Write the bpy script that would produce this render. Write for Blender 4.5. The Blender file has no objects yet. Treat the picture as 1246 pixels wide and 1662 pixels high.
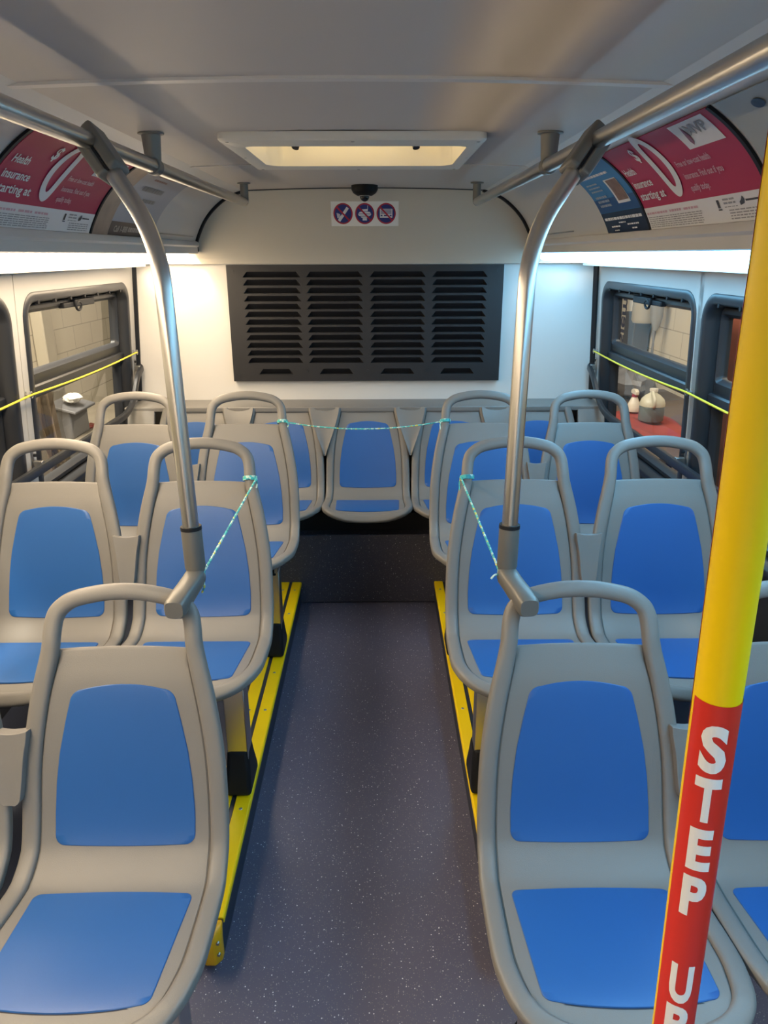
import bpy, bmesh, math, random
from mathutils import Vector, Matrix
random.seed(7)
PI = math.pi
scene = bpy.context.scene
COL = scene.collection

# ------------------------------------------------------------------ camera
FPX, PITCH, YAW, ROLL, CZ = 1171.3, .3424, .0076, .0027, 1.585
def cam_ray(x, y):
    c, s = math.cos(-ROLL), math.sin(-ROLL)
    x, y = x*c - y*s, x*s + y*c
    d = (x, math.cos(PITCH) + y*math.sin(PITCH), -math.sin(PITCH) + y*math.cos(PITCH))
    c, s = math.cos(-YAW), math.sin(-YAW)
    return Vector((d[0]*c - d[1]*s, d[0]*s + d[1]*c, d[2]))
_f = cam_ray(0, 0); _r = cam_ray(1, 0) - _f; _u = cam_ray(0, 1) - _f
cam = bpy.data.cameras.new('camera'); camo = bpy.data.objects.new('camera', cam); COL.objects.link(camo)
camo.matrix_world = Matrix(((_r.x, _u.x, -_f.x, 0), (_r.y, _u.y, -_f.y, 0), (_r.z, _u.z, -_f.z, CZ), (0, 0, 0, 1)))
cam.sensor_fit = 'VERTICAL'; cam.sensor_height = 36; cam.lens = FPX*36/1662
cam.clip_start = .02; cam.clip_end = 60
scene.camera = camo

# ------------------------------------------------------------------ light and exposure
LAMP_LEFT = (1.0, .78, .53); LAMP_LEFT_POWER = 16.0
LAMP_RIGHT = (.25, .65, 1.0); LAMP_RIGHT_POWER = 10.5
GARAGE_POWER = 185
scene.view_settings.view_transform = 'Standard'
scene.view_settings.look = 'None'
scene.view_settings.gamma = 1
scene.view_settings.use_curve_mapping = False
scene.view_settings.exposure = 0.0
w = bpy.data.worlds.new('world'); scene.world = w; w.use_nodes = True
w.node_tree.nodes['Background'].inputs[0].default_value = (1, .93, .82, 1)
w.node_tree.nodes['Background'].inputs[1].default_value = .12
def area(name, loc, rot, sx, sy, power, color):
    l = bpy.data.lights.new(name, 'AREA'); l.shape = 'RECTANGLE'; l.size = sx; l.size_y = sy
    l.energy = power; l.color = color
    o = bpy.data.objects.new(name, l); COL.objects.link(o); o.location = loc; o.rotation_euler = rot
    return o
area('garage_light_near_left_wall', (-1.75, 2.6, 3.4), (0, math.radians(-12), 0), .5, 4, GARAGE_POWER*2.3, (1, .9, .74))
area('garage_light_over_roof', (-.06, 2.3, 3.3), (0, 0, 0), 1.2, .4, 36, (1, .92, .78))  # unseen lamp added above the roof so the hatch lid glows
area('garage_light_near_right_wall', (1.65, 2.6, 3.4), (0, math.radians(12), 0), .5, 4, GARAGE_POWER*.55, (1, .9, .74))

# ------------------------------------------------------------------ materials
def node_mat(name):
    m = bpy.data.materials.new(name); m.use_nodes = True
    nt = m.node_tree; return m, nt, nt.nodes['Principled BSDF']
def mat(name, col, rough=.5, metal=0, bump=0, bscale=200, var=0, vscale=6, coat=0, spec=.5):
    m, nt, b = node_mat(name)
    b.inputs['Roughness'].default_value = rough; b.inputs['Metallic'].default_value = metal
    b.inputs['Specular IOR Level'].default_value = spec
    if coat: b.inputs['Coat Weight'].default_value = coat; b.inputs['Coat Roughness'].default_value = .1
    tc = nt.nodes.new('ShaderNodeTexCoord')
    n = nt.nodes.new('ShaderNodeTexNoise'); n.inputs['Scale'].default_value = vscale; n.inputs['Detail'].default_value = 4
    nt.links.new(tc.outputs['Object'], n.inputs['Vector'])
    mx = nt.nodes.new('ShaderNodeMix'); mx.data_type = 'RGBA'
    v = max(var, .015)
    mx.inputs['A'].default_value = (col[0]*(1-v), col[1]*(1-v), col[2]*(1-v), 1)
    mx.inputs['B'].default_value = (min(1, col[0]*(1+v)), min(1, col[1]*(1+v)), min(1, col[2]*(1+v)), 1)
    nt.links.new(n.outputs['Fac'], mx.inputs['Factor']); nt.links.new(mx.outputs['Result'], b.inputs['Base Color'])
    if bump:
        n2 = nt.nodes.new('ShaderNodeTexNoise'); n2.inputs['Scale'].default_value = bscale; n2.inputs['Detail'].default_value = 2
        nt.links.new(tc.outputs['Object'], n2.inputs['Vector'])
        bp = nt.nodes.new('ShaderNodeBump'); bp.inputs['Strength'].default_value = bump; bp.inputs['Distance'].default_value = .001
        nt.links.new(n2.outputs['Fac'], bp.inputs['Height']); nt.links.new(bp.outputs['Normal'], b.inputs['Normal'])
    return m
def emit(name, col, power):
    m, nt, b = node_mat(name)
    b.inputs['Base Color'].default_value = (.9, .9, .9, 1)
    b.inputs['Emission Color'].default_value = (*col, 1); b.inputs['Emission Strength'].default_value = power
    return m
def steel(name, col=(.62, .6, .57), rough=.28):
    m, nt, b = node_mat(name)
    b.inputs['Metallic'].default_value = 1; b.inputs['Base Color'].default_value = (*col, 1)
    tc = nt.nodes.new('ShaderNodeTexCoord'); mp = nt.nodes.new('ShaderNodeMapping')
    n = nt.nodes.new('ShaderNodeTexNoise'); n.inputs['Scale'].default_value = 9
    mr = nt.nodes.new('ShaderNodeMapRange'); mr.inputs['To Min'].default_value = rough-.01; mr.inputs['To Max'].default_value = rough+.01
    nt.links.new(tc.outputs['Object'], mp.inputs['Vector']); nt.links.new(mp.outputs['Vector'], n.inputs['Vector'])
    nt.links.new(n.outputs['Fac'], mr.inputs['Value']); nt.links.new(mr.outputs['Result'], b.inputs['Roughness'])
    return m
def floor_mat(name, base, fleck, amount=.06):
    m, nt, b = node_mat(name); b.inputs['Roughness'].default_value = .42
    tc = nt.nodes.new('ShaderNodeTexCoord')
    out = None
    big = nt.nodes.new('ShaderNodeTexNoise'); big.inputs['Scale'].default_value = 3; big.inputs['Detail'].default_value = 5
    nt.links.new(tc.outputs['Object'], big.inputs['Vector'])
    mx = nt.nodes.new('ShaderNodeMix'); mx.data_type = 'RGBA'
    mx.inputs['A'].default_value = (*[c*.82 for c in base], 1); mx.inputs['B'].default_value = (*[c*1.2 for c in base], 1)
    nt.links.new(big.outputs['Fac'], mx.inputs['Factor']); out = mx.outputs['Result']
    for sc, thr, am, colr in ((105, .16, amount, fleck), (160, .2, amount*1.4, tuple(c*.45 for c in fleck)), (240, .25, amount*2, tuple(c*.25 for c in fleck))):
        v = nt.nodes.new('ShaderNodeTexVoronoi'); v.inputs['Scale'].default_value = sc
        nt.links.new(tc.outputs['Object'], v.inputs['Vector'])
        lt = nt.nodes.new('ShaderNodeMath'); lt.operation = 'LESS_THAN'; lt.inputs[1].default_value = thr
        nt.links.new(v.outputs['Distance'], lt.inputs[0])
        sep = nt.nodes.new('ShaderNodeSeparateColor'); nt.links.new(v.outputs['Color'], sep.inputs[0])
        l2 = nt.nodes.new('ShaderNodeMath'); l2.operation = 'LESS_THAN'; l2.inputs[1].default_value = am*4
        nt.links.new(sep.outputs[0], l2.inputs[0])
        mu = nt.nodes.new('ShaderNodeMath'); mu.operation = 'MULTIPLY'
        nt.links.new(lt.outputs[0], mu.inputs[0]); nt.links.new(l2.outputs[0], mu.inputs[1])
        m2 = nt.nodes.new('ShaderNodeMix'); m2.data_type = 'RGBA'
        nt.links.new(mu.outputs[0], m2.inputs['Factor']); nt.links.new(out, m2.inputs['A']); m2.inputs['B'].default_value = (*colr, 1)
        out = m2.outputs['Result']
    nt.links.new(out, b.inputs['Base Color'])
    return m
def block_mat(name):
    m, nt, b = node_mat(name); b.inputs['Roughness'].default_value = .8
    tc = nt.nodes.new('ShaderNodeTexCoord'); mp = nt.nodes.new('ShaderNodeMapping')
    mp.inputs['Rotation'].default_value = (PI/2, 0, PI/2)
    sp = nt.nodes.new('ShaderNodeSeparateXYZ'); cb = nt.nodes.new('ShaderNodeCombineXYZ')
    nt.links.new(tc.outputs['Object'], sp.inputs[0]); nt.links.new(sp.outputs['Y'], cb.inputs['X']); nt.links.new(sp.outputs['Z'], cb.inputs['Y'])
    br = nt.nodes.new('ShaderNodeTexBrick'); br.inputs['Scale'].default_value = 1
    br.inputs['Brick Width'].default_value = .4; br.inputs['Row Height'].default_value = .2
    br.inputs['Mortar Size'].default_value = .005; br.inputs['Mortar Smooth'].default_value = .4
    br.inputs['Color1'].default_value = (.62, .55, .42, 1); br.inputs['Color2'].default_value = (.58, .51, .39, 1)
    br.inputs['Mortar'].default_value = (.36, .31, .23, 1)
    nt.links.new(cb.outputs[0], br.inputs['Vector']); nt.links.new(br.outputs['Color'], b.inputs['Base Color'])
    return m
def glass_mat(name, tint=(.93, .94, .92)):
    m = bpy.data.materials.new(name); m.use_nodes = True; nt = m.node_tree; nt.nodes.clear()
    o = nt.nodes.new('ShaderNodeOutputMaterial'); t = nt.nodes.new('ShaderNodeBsdfTransparent'); g = nt.nodes.new('ShaderNodeBsdfGlossy')
    t.inputs[0].default_value = (*tint, 1); g.inputs['Roughness'].default_value = .02
    lw = nt.nodes.new('ShaderNodeLayerWeight'); lw.inputs[0].default_value = .5; pw = nt.nodes.new('ShaderNodeMath'); pw.operation = 'POWER'; pw.inputs[1].default_value = 4; nt.links.new(lw.outputs['Facing'], pw.inputs[0]); fr = nt.nodes.new('ShaderNodeMath'); fr.operation = 'MULTIPLY_ADD'; fr.inputs[1].default_value = .6; fr.inputs[2].default_value = .035; nt.links.new(pw.outputs[0], fr.inputs[0])
    mx = nt.nodes.new('ShaderNodeMixShader')
    nt.links.new(fr.outputs[0], mx.inputs[0]); nt.links.new(t.outputs[0], mx.inputs[1]); nt.links.new(g.outputs[0], mx.inputs[2]); nt.links.new(mx.outputs[0], o.inputs[0])
    return m
M = dict(
    grey=mat('seat_grey_plastic', (.215, .207, .195), .42, bump=.25, bscale=700, var=.03),
    seam=mat('insert_seam', (.03, .035, .05), .6),  # shadow in the gap round the inserts, put into a dark colour
    blue=mat('seat_blue_plastic', (.022, .118, .38), .36, bump=.12, bscale=900, var=.05, vscale=4),
    steel=steel('brushed_stainless'),
    darksteel=steel('dull_steel', (.42, .41, .39), .38),
    clamp=mat('clamp_grey_metal', (.2, .195, .18), .42, metal=.35, var=.05),
    black=mat('black_rubber', (.012, .013, .016), .5, spec=.25),
    softblack=mat('black_frame', (.020, .022, .027), .38, var=.1),
    plate=mat('charcoal_plate', (.020, .020, .023), .42, bump=.2, bscale=900),
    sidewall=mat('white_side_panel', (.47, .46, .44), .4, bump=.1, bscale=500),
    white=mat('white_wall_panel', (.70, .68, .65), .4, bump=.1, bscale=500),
    cream=mat('cream_rear_panel', (.60, .555, .47), .45, bump=.1, bscale=500),
    ceil=mat('ceiling_panel', (.56, .515, .475), .5, var=.02, vscale=2),
    cove=mat('cove_panel', (.62, .60, .575), .4),
    seamtrim=mat('ceiling_seam', (.70, .66, .62), .4),
    yellow=mat('yellow_paint', (.98, .67, .002), .36, var=.03, spec=.35),
    yellow2=mat('yellow_nosing', (.95, .64, .003), .45, var=.08, spec=.3),
    oyellow=mat('orange_yellow_cap', (.83, .42, .006), .4, var=.06),
    red=mat('red_decal', (.68, .035, .02), .35),
    letter=mat('white_lettering', (.86, .85, .82), .4),
    navy=mat('dark_navy_vinyl', (.022, .028, .05), .45, var=.1),
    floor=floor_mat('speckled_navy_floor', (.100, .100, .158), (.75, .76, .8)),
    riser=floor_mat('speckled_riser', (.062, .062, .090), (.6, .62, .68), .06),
    darkwall=mat('dark_lower_wall', (.03, .031, .034), .5),
    glass=glass_mat('window_glass'),
    cord=mat('yellow_cord', (.88, .72, .05), .4),
    block=block_mat('painted_block_wall'),
    concrete=mat('garage_floor', (.3, .28, .25), .7, var=.15),
    wood=mat('brown_plank', (.17, .125, .085), .7, var=.3, vscale=20),
)
# ------------------------------------------------------------------ mesh helpers
class MB:
    def __init__(s): s.v = []; s.f = []; s.mi = []
    def add(s, vs, fs, mi=0):
        b = len(s.v); s.v += [tuple(v) for v in vs]
        for f in fs: s.f.append(tuple(b+i for i in f)); s.mi.append(mi)
        return s
    def box(s, x0, x1, y0, y1, z0, z1, mi=0):
        v = [(x, y, z) for z in (z0, z1) for y in (y0, y1) for x in (x0, x1)]
        return s.add(v, [(0, 2, 3, 1), (4, 5, 7, 6), (0, 1, 5, 4), (2, 6, 7, 3), (0, 4, 6, 2), (1, 3, 7, 5)], mi)
    def obox(s, c, ax, ay, az, mi=0):
        c = Vector(c); ax, ay, az = Vector(ax), Vector(ay), Vector(az)
        v = [c + ax*i + ay*j + az*k for k in (-1, 1) for j in (-1, 1) for i in (-1, 1)]
        return s.add(v, [(0, 2, 3, 1), (4, 5, 7, 6), (0, 1, 5, 4), (2, 6, 7, 3), (0, 4, 6, 2), (1, 3, 7, 5)], mi)
    def tube(s, pts, r, n=14, caps=True, mi=0, closed=False):
        pts = [Vector(p) for p in pts]; m = len(pts)
        rr = r if isinstance(r, (list, tuple)) else [r]*m
        rings = []; up = None
        for i, p in enumerate(pts):
            if closed: t = pts[(i+1) % m] - pts[i-1]
            else: t = pts[min(i+1, m-1)] - pts[max(i-1, 0)]
            t.normalize()
            if up is None:
                up = Vector((0, 0, 1)) if abs(t.z) < .9 else Vector((0, 1, 0))
            a = t.cross(up).normalized(); up = a.cross(t).normalized()
            rings.append([p + (a*math.cos(2*PI*k/n) + up*math.sin(2*PI*k/n))*rr[i] for k in range(n)])
        vs = [v for R_ in rings for v in R_]; fs = []
        for i in range(m if closed else m-1):
            j = (i+1) % m
            for k in range(n): fs.append((i*n+k, i*n+(k+1) % n, j*n+(k+1) % n, j*n+k))
        if caps and not closed:
            fs.append(tuple(reversed(range(n)))); fs.append(tuple((m-1)*n+k for k in range(n)))
        return s.add(vs, fs, mi)
    def cyl(s, a, b, r, n=16, mi=0, r2=None): return s.tube([a, b], [r, r if r2 is None else r2], n, True, mi)
    def loft(s, rings, closed_ring=True, caps=True, mi=0):
        n = len(rings[0]); vs = [v for R_ in rings for v in R_]; fs = []
        for i in range(len(rings)-1):
            for k in range(n if closed_ring else n-1):
                fs.append((i*n+k, i*n+(k+1) % n, (i+1)*n+(k+1) % n, (i+1)*n+k))
        if caps and closed_ring:
            fs.append(tuple(reversed(range(n)))); fs.append(tuple((len(rings)-1)*n+k for k in range(n)))
        return s.add(vs, fs, mi)
    def grid(s, fn, nu, nv, mi=0, flip=False):
        vs = [fn(i/nu, j/nv) for j in range(nv+1) for i in range(nu+1)]; fs = []
        for j in range(nv):
            for i in range(nu):
                a = j*(nu+1)+i; q = (a, a+1, a+nu+2, a+nu+1)
                fs.append(tuple(reversed(q)) if flip else q)
        return s.add(vs, fs, mi)
    def lathe(s, prof, c=(0, 0, 0), n=24, mi=0):
        rings = [[(c[0]+r*math.cos(2*PI*k/n), c[1]+r*math.sin(2*PI*k/n), c[2]+z) for k in range(n)] for r, z in prof]
        return s.loft(rings, mi=mi)
    def sphere(s, c, r, n=14, mi=0):
        k = n//2
        return s.lathe([(max(1e-4, r*math.sin(PI*i/k)), -r*math.cos(PI*i/k)) for i in range(k+1)], c, n, mi)
    def build(s, name, mats, parent=None, smooth=35, bevel=0, fix=True, segs=2):
        me = bpy.data.meshes.new(name); me.from_pydata(s.v, [], s.f)
        for m_ in (mats if isinstance(mats, (list, tuple)) else [mats]): me.materials.append(m_)
        for p, i in zip(me.polygons, s.mi): p.material_index = i
        if fix:
            bm = bmesh.new(); bm.from_mesh(me); bmesh.ops.remove_doubles(bm, verts=bm.verts, dist=1e-6)
            bmesh.ops.recalc_face_normals(bm, faces=bm.faces); bm.to_mesh(me); bm.free()
        if smooth:
            me.polygons.foreach_set('use_smooth', [True]*len(me.polygons))
            me.set_sharp_from_angle(angle=math.radians(smooth))
        o = bpy.data.objects.new(name, me); COL.objects.link(o)
        if parent: o.parent = parent
        if bevel:
            b = o.modifiers.new('bevel', 'BEVEL'); b.width = bevel; b.segments = segs; b.limit_method = 'ANGLE'; b.angle_limit = math.radians(40); b.harden_normals = False
        return o
def tag(o, label, cat, group=None):
    o['label'] = label; o['category'] = cat
    if group: o['group'] = group
    return o
def thing(name, label, cat, loc=(0, 0, 0), group=None):
    o = bpy.data.objects.new(name, None); COL.objects.link(o); o.location = loc; o.empty_display_size = .1
    return tag(o, label, cat, group)
def structure(o): o['kind'] = 'structure'; return o
def copy_tree(o, parent=None):
    c = o.copy(); COL.objects.link(c)
    if parent: c.parent = parent
    for ch in list(o.children): copy_tree(ch, c)
    return c
def catmull(P, n=10, closed=False):
    out = []; m = len(P); dim = len(P[0])
    for i in range(m if closed else m-1):
        g = (lambda k: P[k % m]) if closed else (lambda k: P[min(max(k, 0), m-1)])
        p0, p1, p2, p3 = g(i-1), g(i), g(i+1), g(i+2)
        for q in range(n):
            t = q/n
            out.append(tuple(.5*((2*p1[d]) + (-p0[d]+p2[d])*t + (2*p0[d]-5*p1[d]+4*p2[d]-p3[d])*t*t + (-p0[d]+3*p1[d]-3*p2[d]+p3[d])*t**3) for d in range(dim)))
    if not closed: out.append(tuple(P[-1]))
    return out
class Curve2:
    """arc-length parametrised 2D polyline"""
    def __init__(s, pts):
        s.p = pts; s.s = [0]
        for a, b in zip(pts, pts[1:]): s.s.append(s.s[-1] + math.hypot(b[0]-a[0], b[1]-a[1]))
        s.L = s.s[-1]
    def at(s, t):
        t = min(max(t, 0), s.L); lo, hi = 0, len(s.s)-1
        while hi-lo > 1:
            m = (lo+hi)//2
            if s.s[m] <= t: lo = m
            else: hi = m
        k = (t-s.s[lo])/max(1e-9, s.s[hi]-s.s[lo])
        a, b = s.p[lo], s.p[hi]
        return a[0]+(b[0]-a[0])*k, a[1]+(b[1]-a[1])*k
    def tan(s, t, h=.004):
        a, b = s.at(t-h), s.at(t+h); l = math.hypot(b[0]-a[0], b[1]-a[1]) or 1
        return (b[0]-a[0])/l, (b[1]-a[1])/l
def interp(tab, t):
    for (a, va), (b, vb) in zip(tab, tab[1:]):
        if a <= t <= b: return va + (vb-va)*(t-a)/(b-a)
    return tab[0][1] if t < tab[0][0] else tab[-1][1]
def text_geo(s, bold=0.0):
    """flat mesh of a string: verts (x, y) with cap height ~1, faces, width"""
    cu = bpy.data.curves.new('txt', 'FONT'); cu.body = s; cu.size = 1/.7; cu.offset = bold; cu.resolution_u = 4
    o = bpy.data.objects.new('txt', cu); COL.objects.link(o)
    dg = bpy.context.evaluated_depsgraph_get(); dg.update()
    me = bpy.data.meshes.new_from_object(o.evaluated_get(dg))
    bm = bmesh.new(); bm.from_mesh(me)
    bpy.data.objects.remove(o); bpy.data.curves.remove(cu); bpy.data.meshes.remove(me)
    return bm
def text_mapped(mb, s, fn, x0, y0, h, width=None, wscale=1, bold=.0, mi=0, cut=None, center=False):
    """lay the string out in (x, y) metres, then map each vertex with fn"""
    bm = text_geo(s, bold)
    xs = [v.co.x for v in bm.verts]; lo, hi = min(xs), max(xs)
    k = h*wscale if width is None else width/(hi-lo)
    W = (hi-lo)*k
    for v in bm.verts:
        v.co.x = x0 + (v.co.x-lo)*k - (W/2 if center else 0); v.co.y = y0 + v.co.y*h; v.co.z = 0
    if cut:
        for axis in (0, 1):
            a = min(v.co[axis] for v in bm.verts); b = max(v.co[axis] for v in bm.verts)
            p = math.floor(a/cut)*cut
            while p < b:
                co = [0, 0, 0]; no = [0, 0, 0]; co[axis] = p; no[axis] = 1
                bmesh.ops.bisect_plane(bm, geom=bm.verts[:]+bm.edges[:]+bm.faces[:], plane_co=co, plane_no=no)
                p += cut
    bm.verts.ensure_lookup_table(); bm.verts.index_update()
    mb.add([fn(v.co.x, v.co.y) for v in bm.verts], [[v.index for v in f.verts] for f in bm.faces], mi)
    bm.free(); return W

# ------------------------------------------------------------------ the bus shell
XC = -.06; YF = -1.9; YR = 3.70
PH = .112                       # platform height
def wall_x(side, z):
    return -1.294+.0667*z if side < 0 else 1.152-.0505*z
def ceil_z(x): return 1.872 - .035*(x-XC)**2
def rear_y(z):                  # sloping upper rear panel
    t = (z-1.545)/(1.87-1.545); t = min(max(t, 0), 1); return 3.668 - .098*t**1.25
structure(MB().box(-1.35, 1.25, YF, 3.75, -.05, 0).build('floor', M['floor'], smooth=0))
# raised side platforms and rear step
structure(MB().box(-1.30, -.376, 1.27, 3.75, .001, PH-.004).build('trim_1', M['navy'], bevel=.004))
structure(MB().box(.268, 1.20, 1.27, 3.75, .001, PH-.004).build('trim_2', M['navy'], bevel=.004))
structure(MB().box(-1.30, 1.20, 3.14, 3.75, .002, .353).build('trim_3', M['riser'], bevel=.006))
structure(MB().box(-1.30, 1.20, 3.20, 3.75, .353, .440).build('trim_4', M['black']))
# ceiling with roof hatch opening
HX0, HX1, HY0, HY1 = -.345, .235, 2.062, 2.52
mb = MB()
xs = [-.68, -.55, -.45, HX0, -.2, -.06, .08, HX1, .33, .43, .56]; ys = [YF, 0, 1.0, HY0, HY1, 3.0, 3.62]
for i in range(len(xs)-1):
    for j in range(len(ys)-1):
        if xs[i] >= HX0 and xs[i+1] <= HX1 and ys[j] == HY0: continue
        mb.add([(x, y, ceil_z(x)+dz) for dz in (0, .03) for x, y in ((xs[i], ys[j]), (xs[i+1], ys[j]), (xs[i+1], ys[j+1]), (xs[i], ys[j+1]))],
               [(3, 2, 1, 0), (4, 5, 6, 7), (0, 1, 5, 4), (2, 3, 7, 6), (1, 2, 6, 5), (3, 0, 4, 7)])
structure(mb.build('ceiling', M['ceil'], smooth=20))
def ceiling_strip(name, y0, y1, dz, m):
    b = MB(); n = 24
    b.loft([[(x, y0, ceil_z(x)+.002), (x, y0, ceil_z(x)-dz), (x, y1, ceil_z(x)-dz), (x, y1, ceil_z(x)+.002)] for x in [-.68+1.24*i/n for i in range(n+1)]])
    return structure(b.build(name, m, smooth=30))
ceiling_strip('trim_5', 1.400, 1.424, .005, M['seamtrim'])
ceiling_strip('trim_6', 2.628, 2.638, .003, M['seamtrim'])
ceiling_strip('trim_7', .18, .204, .005, M['seamtrim'])
ceiling_strip('trim_8', 3.562, 3.575, .004, M['softblack'])
# walls with window openings
def rrect(y0, y1, z0, z1, r, n=8):
    out = []
    for cy, cz, a0 in ((y1-r, z1-r, 0), (y0+r, z1-r, PI/2), (y0+r, z0+r, PI), (y1-r, z0+r, 3*PI/2)):
        for k in range(n+1):
            a = a0+PI/2*k/n; out.append((cy+r*math.cos(a), cz+r*math.sin(a)))
    return out
def project_to_rect(p, c, R_):
    y0, y1, z0, z1 = R_; dy, dz = p[0]-c[0], p[1]-c[1]
    k = min(((y1 if dy > 0 else y0)-c[0])/dy if abs(dy) > 1e-9 else 1e9, ((z1 if dz > 0 else z0)-c[1])/dz if abs(dz) > 1e-9 else 1e9)
    return c[0]+dy*k, c[1]+dz*k
WZ0, WZ1 = .70, 1.468
WIN = {-1: [(2.51, 3.60), (1.33, 2.425), (.15, 1.245), (-1.03, .065)], 1: [(2.50, 3.575), (1.36, 2.452), (.18, 1.272), (-1.0, .09)]}
def build_wall(side, name):
    b = MB()
    def P(y, z, d=0): return (wall_x(side, z)+side*d, y, z)
    lo, hi = .70, 1.53
    wins = WIN[side]
    def quad(y0, y1, z0, z1, mi=0):
        b.add([P(y0, z0), P(y1, z0), P(y1, z1), P(y0, z1)], [(0, 1, 2, 3)], mi)
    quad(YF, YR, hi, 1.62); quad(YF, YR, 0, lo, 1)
    edges = sorted(wins)
    cells = []; prev = YF
    for k, (a, c) in enumerate(edges):
        ca = a-.04; cc = c+.04
        if ca > prev: quad(prev, ca, lo, hi)
        R_ = (ca, cc, lo, hi); cen = ((a+c)/2, (WZ0+WZ1)/2)
        hole = rrect(a+.02, c-.02, WZ0+.02, WZ1-.02, .085)
        outer = [project_to_rect(p, cen, R_) for p in hole]
        # insert the rectangle corners so the cell is filled fully
        n = len(hole)
        for i in range(n):
            j = (i+1) % n; o1, o2 = outer[i], outer[j]
            b.add([P(*hole[i]), P(*hole[j]), P(*o2), P(*o1)], [(0, 1, 2, 3)])
            for cy in (ca, cc):
                for cz in (lo, hi):
                    on1 = (abs(o1[0]-cy) < 1e-6) != (abs(o1[1]-cz) < 1e-6); on2 = (abs(o2[0]-cy) < 1e-6) != (abs(o2[1]-cz) < 1e-6)
                    if on1 and on2 and ((abs(o1[0]-cy) < 1e-6) != (abs(o2[0]-cy) < 1e-6)) and abs(o1[0]-cy)+abs(o1[1]-cz) < .5 and abs(o2[0]-cy)+abs(o2[1]-cz) < .5:
                        b.add([P(*o1), P(*o2), P(cy, cz)], [(0, 1, 2)])
        prev = cc
    if prev < YR: quad(prev, YR, lo, hi)
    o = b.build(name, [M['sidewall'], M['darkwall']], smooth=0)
    sl = o.modifiers.new('thick', 'SOLIDIFY'); sl.thickness = .02; sl.offset = 0
    return structure(o)
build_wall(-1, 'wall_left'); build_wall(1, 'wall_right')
# rear wall, lower white part and sloping cream part
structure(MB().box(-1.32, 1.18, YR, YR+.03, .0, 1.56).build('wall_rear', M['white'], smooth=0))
mb = MB()
zs = [1.545+.33*i/12 for i in range(13)]
mb.grid(lambda u, v: (-1.25+2.37*u, rear_y(zs[0]+(zs[-1]-zs[0])*v), zs[0]+(zs[-1]-zs[0])*v), 4, 12)
mb.add([(-1.25, 3.668, 1.545), (1.12, 3.668, 1.545), (1.12, 3.72, 1.545), (-1.25, 3.72, 1.545)], [(0, 1, 2, 3)])
o = structure(mb.build('wall_rear_upper', M['cream'], smooth=40))
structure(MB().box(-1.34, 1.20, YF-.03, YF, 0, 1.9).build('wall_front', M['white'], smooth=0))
# corner sealing strips and ledge over the rear seats
for k, side in enumerate((-1, 1)):
    b = MB(); a, c = (1.545, .45)
    x = lambda z: wall_x(side, z)
    b.add([(x(z)+dx*-side, y, z) for z in (a, c) for dx, y in ((-.02, YR+.01), (.012, YR-.026), (.024, YR-.012), (.024, YR+.01))],
          [(0, 1, 2, 3), (7, 6, 5, 4), (0, 4, 5, 1), (1, 5, 6, 2), (2, 6, 7, 3), (3, 7, 4, 0)])
    structure(b.build('trim_%d' % (9+k), M['black']))
structure(MB().box(-1.24, 1.11, 3.50, 3.705, .862, .884).build('trim_11', M['grey'], bevel=.004))

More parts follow.
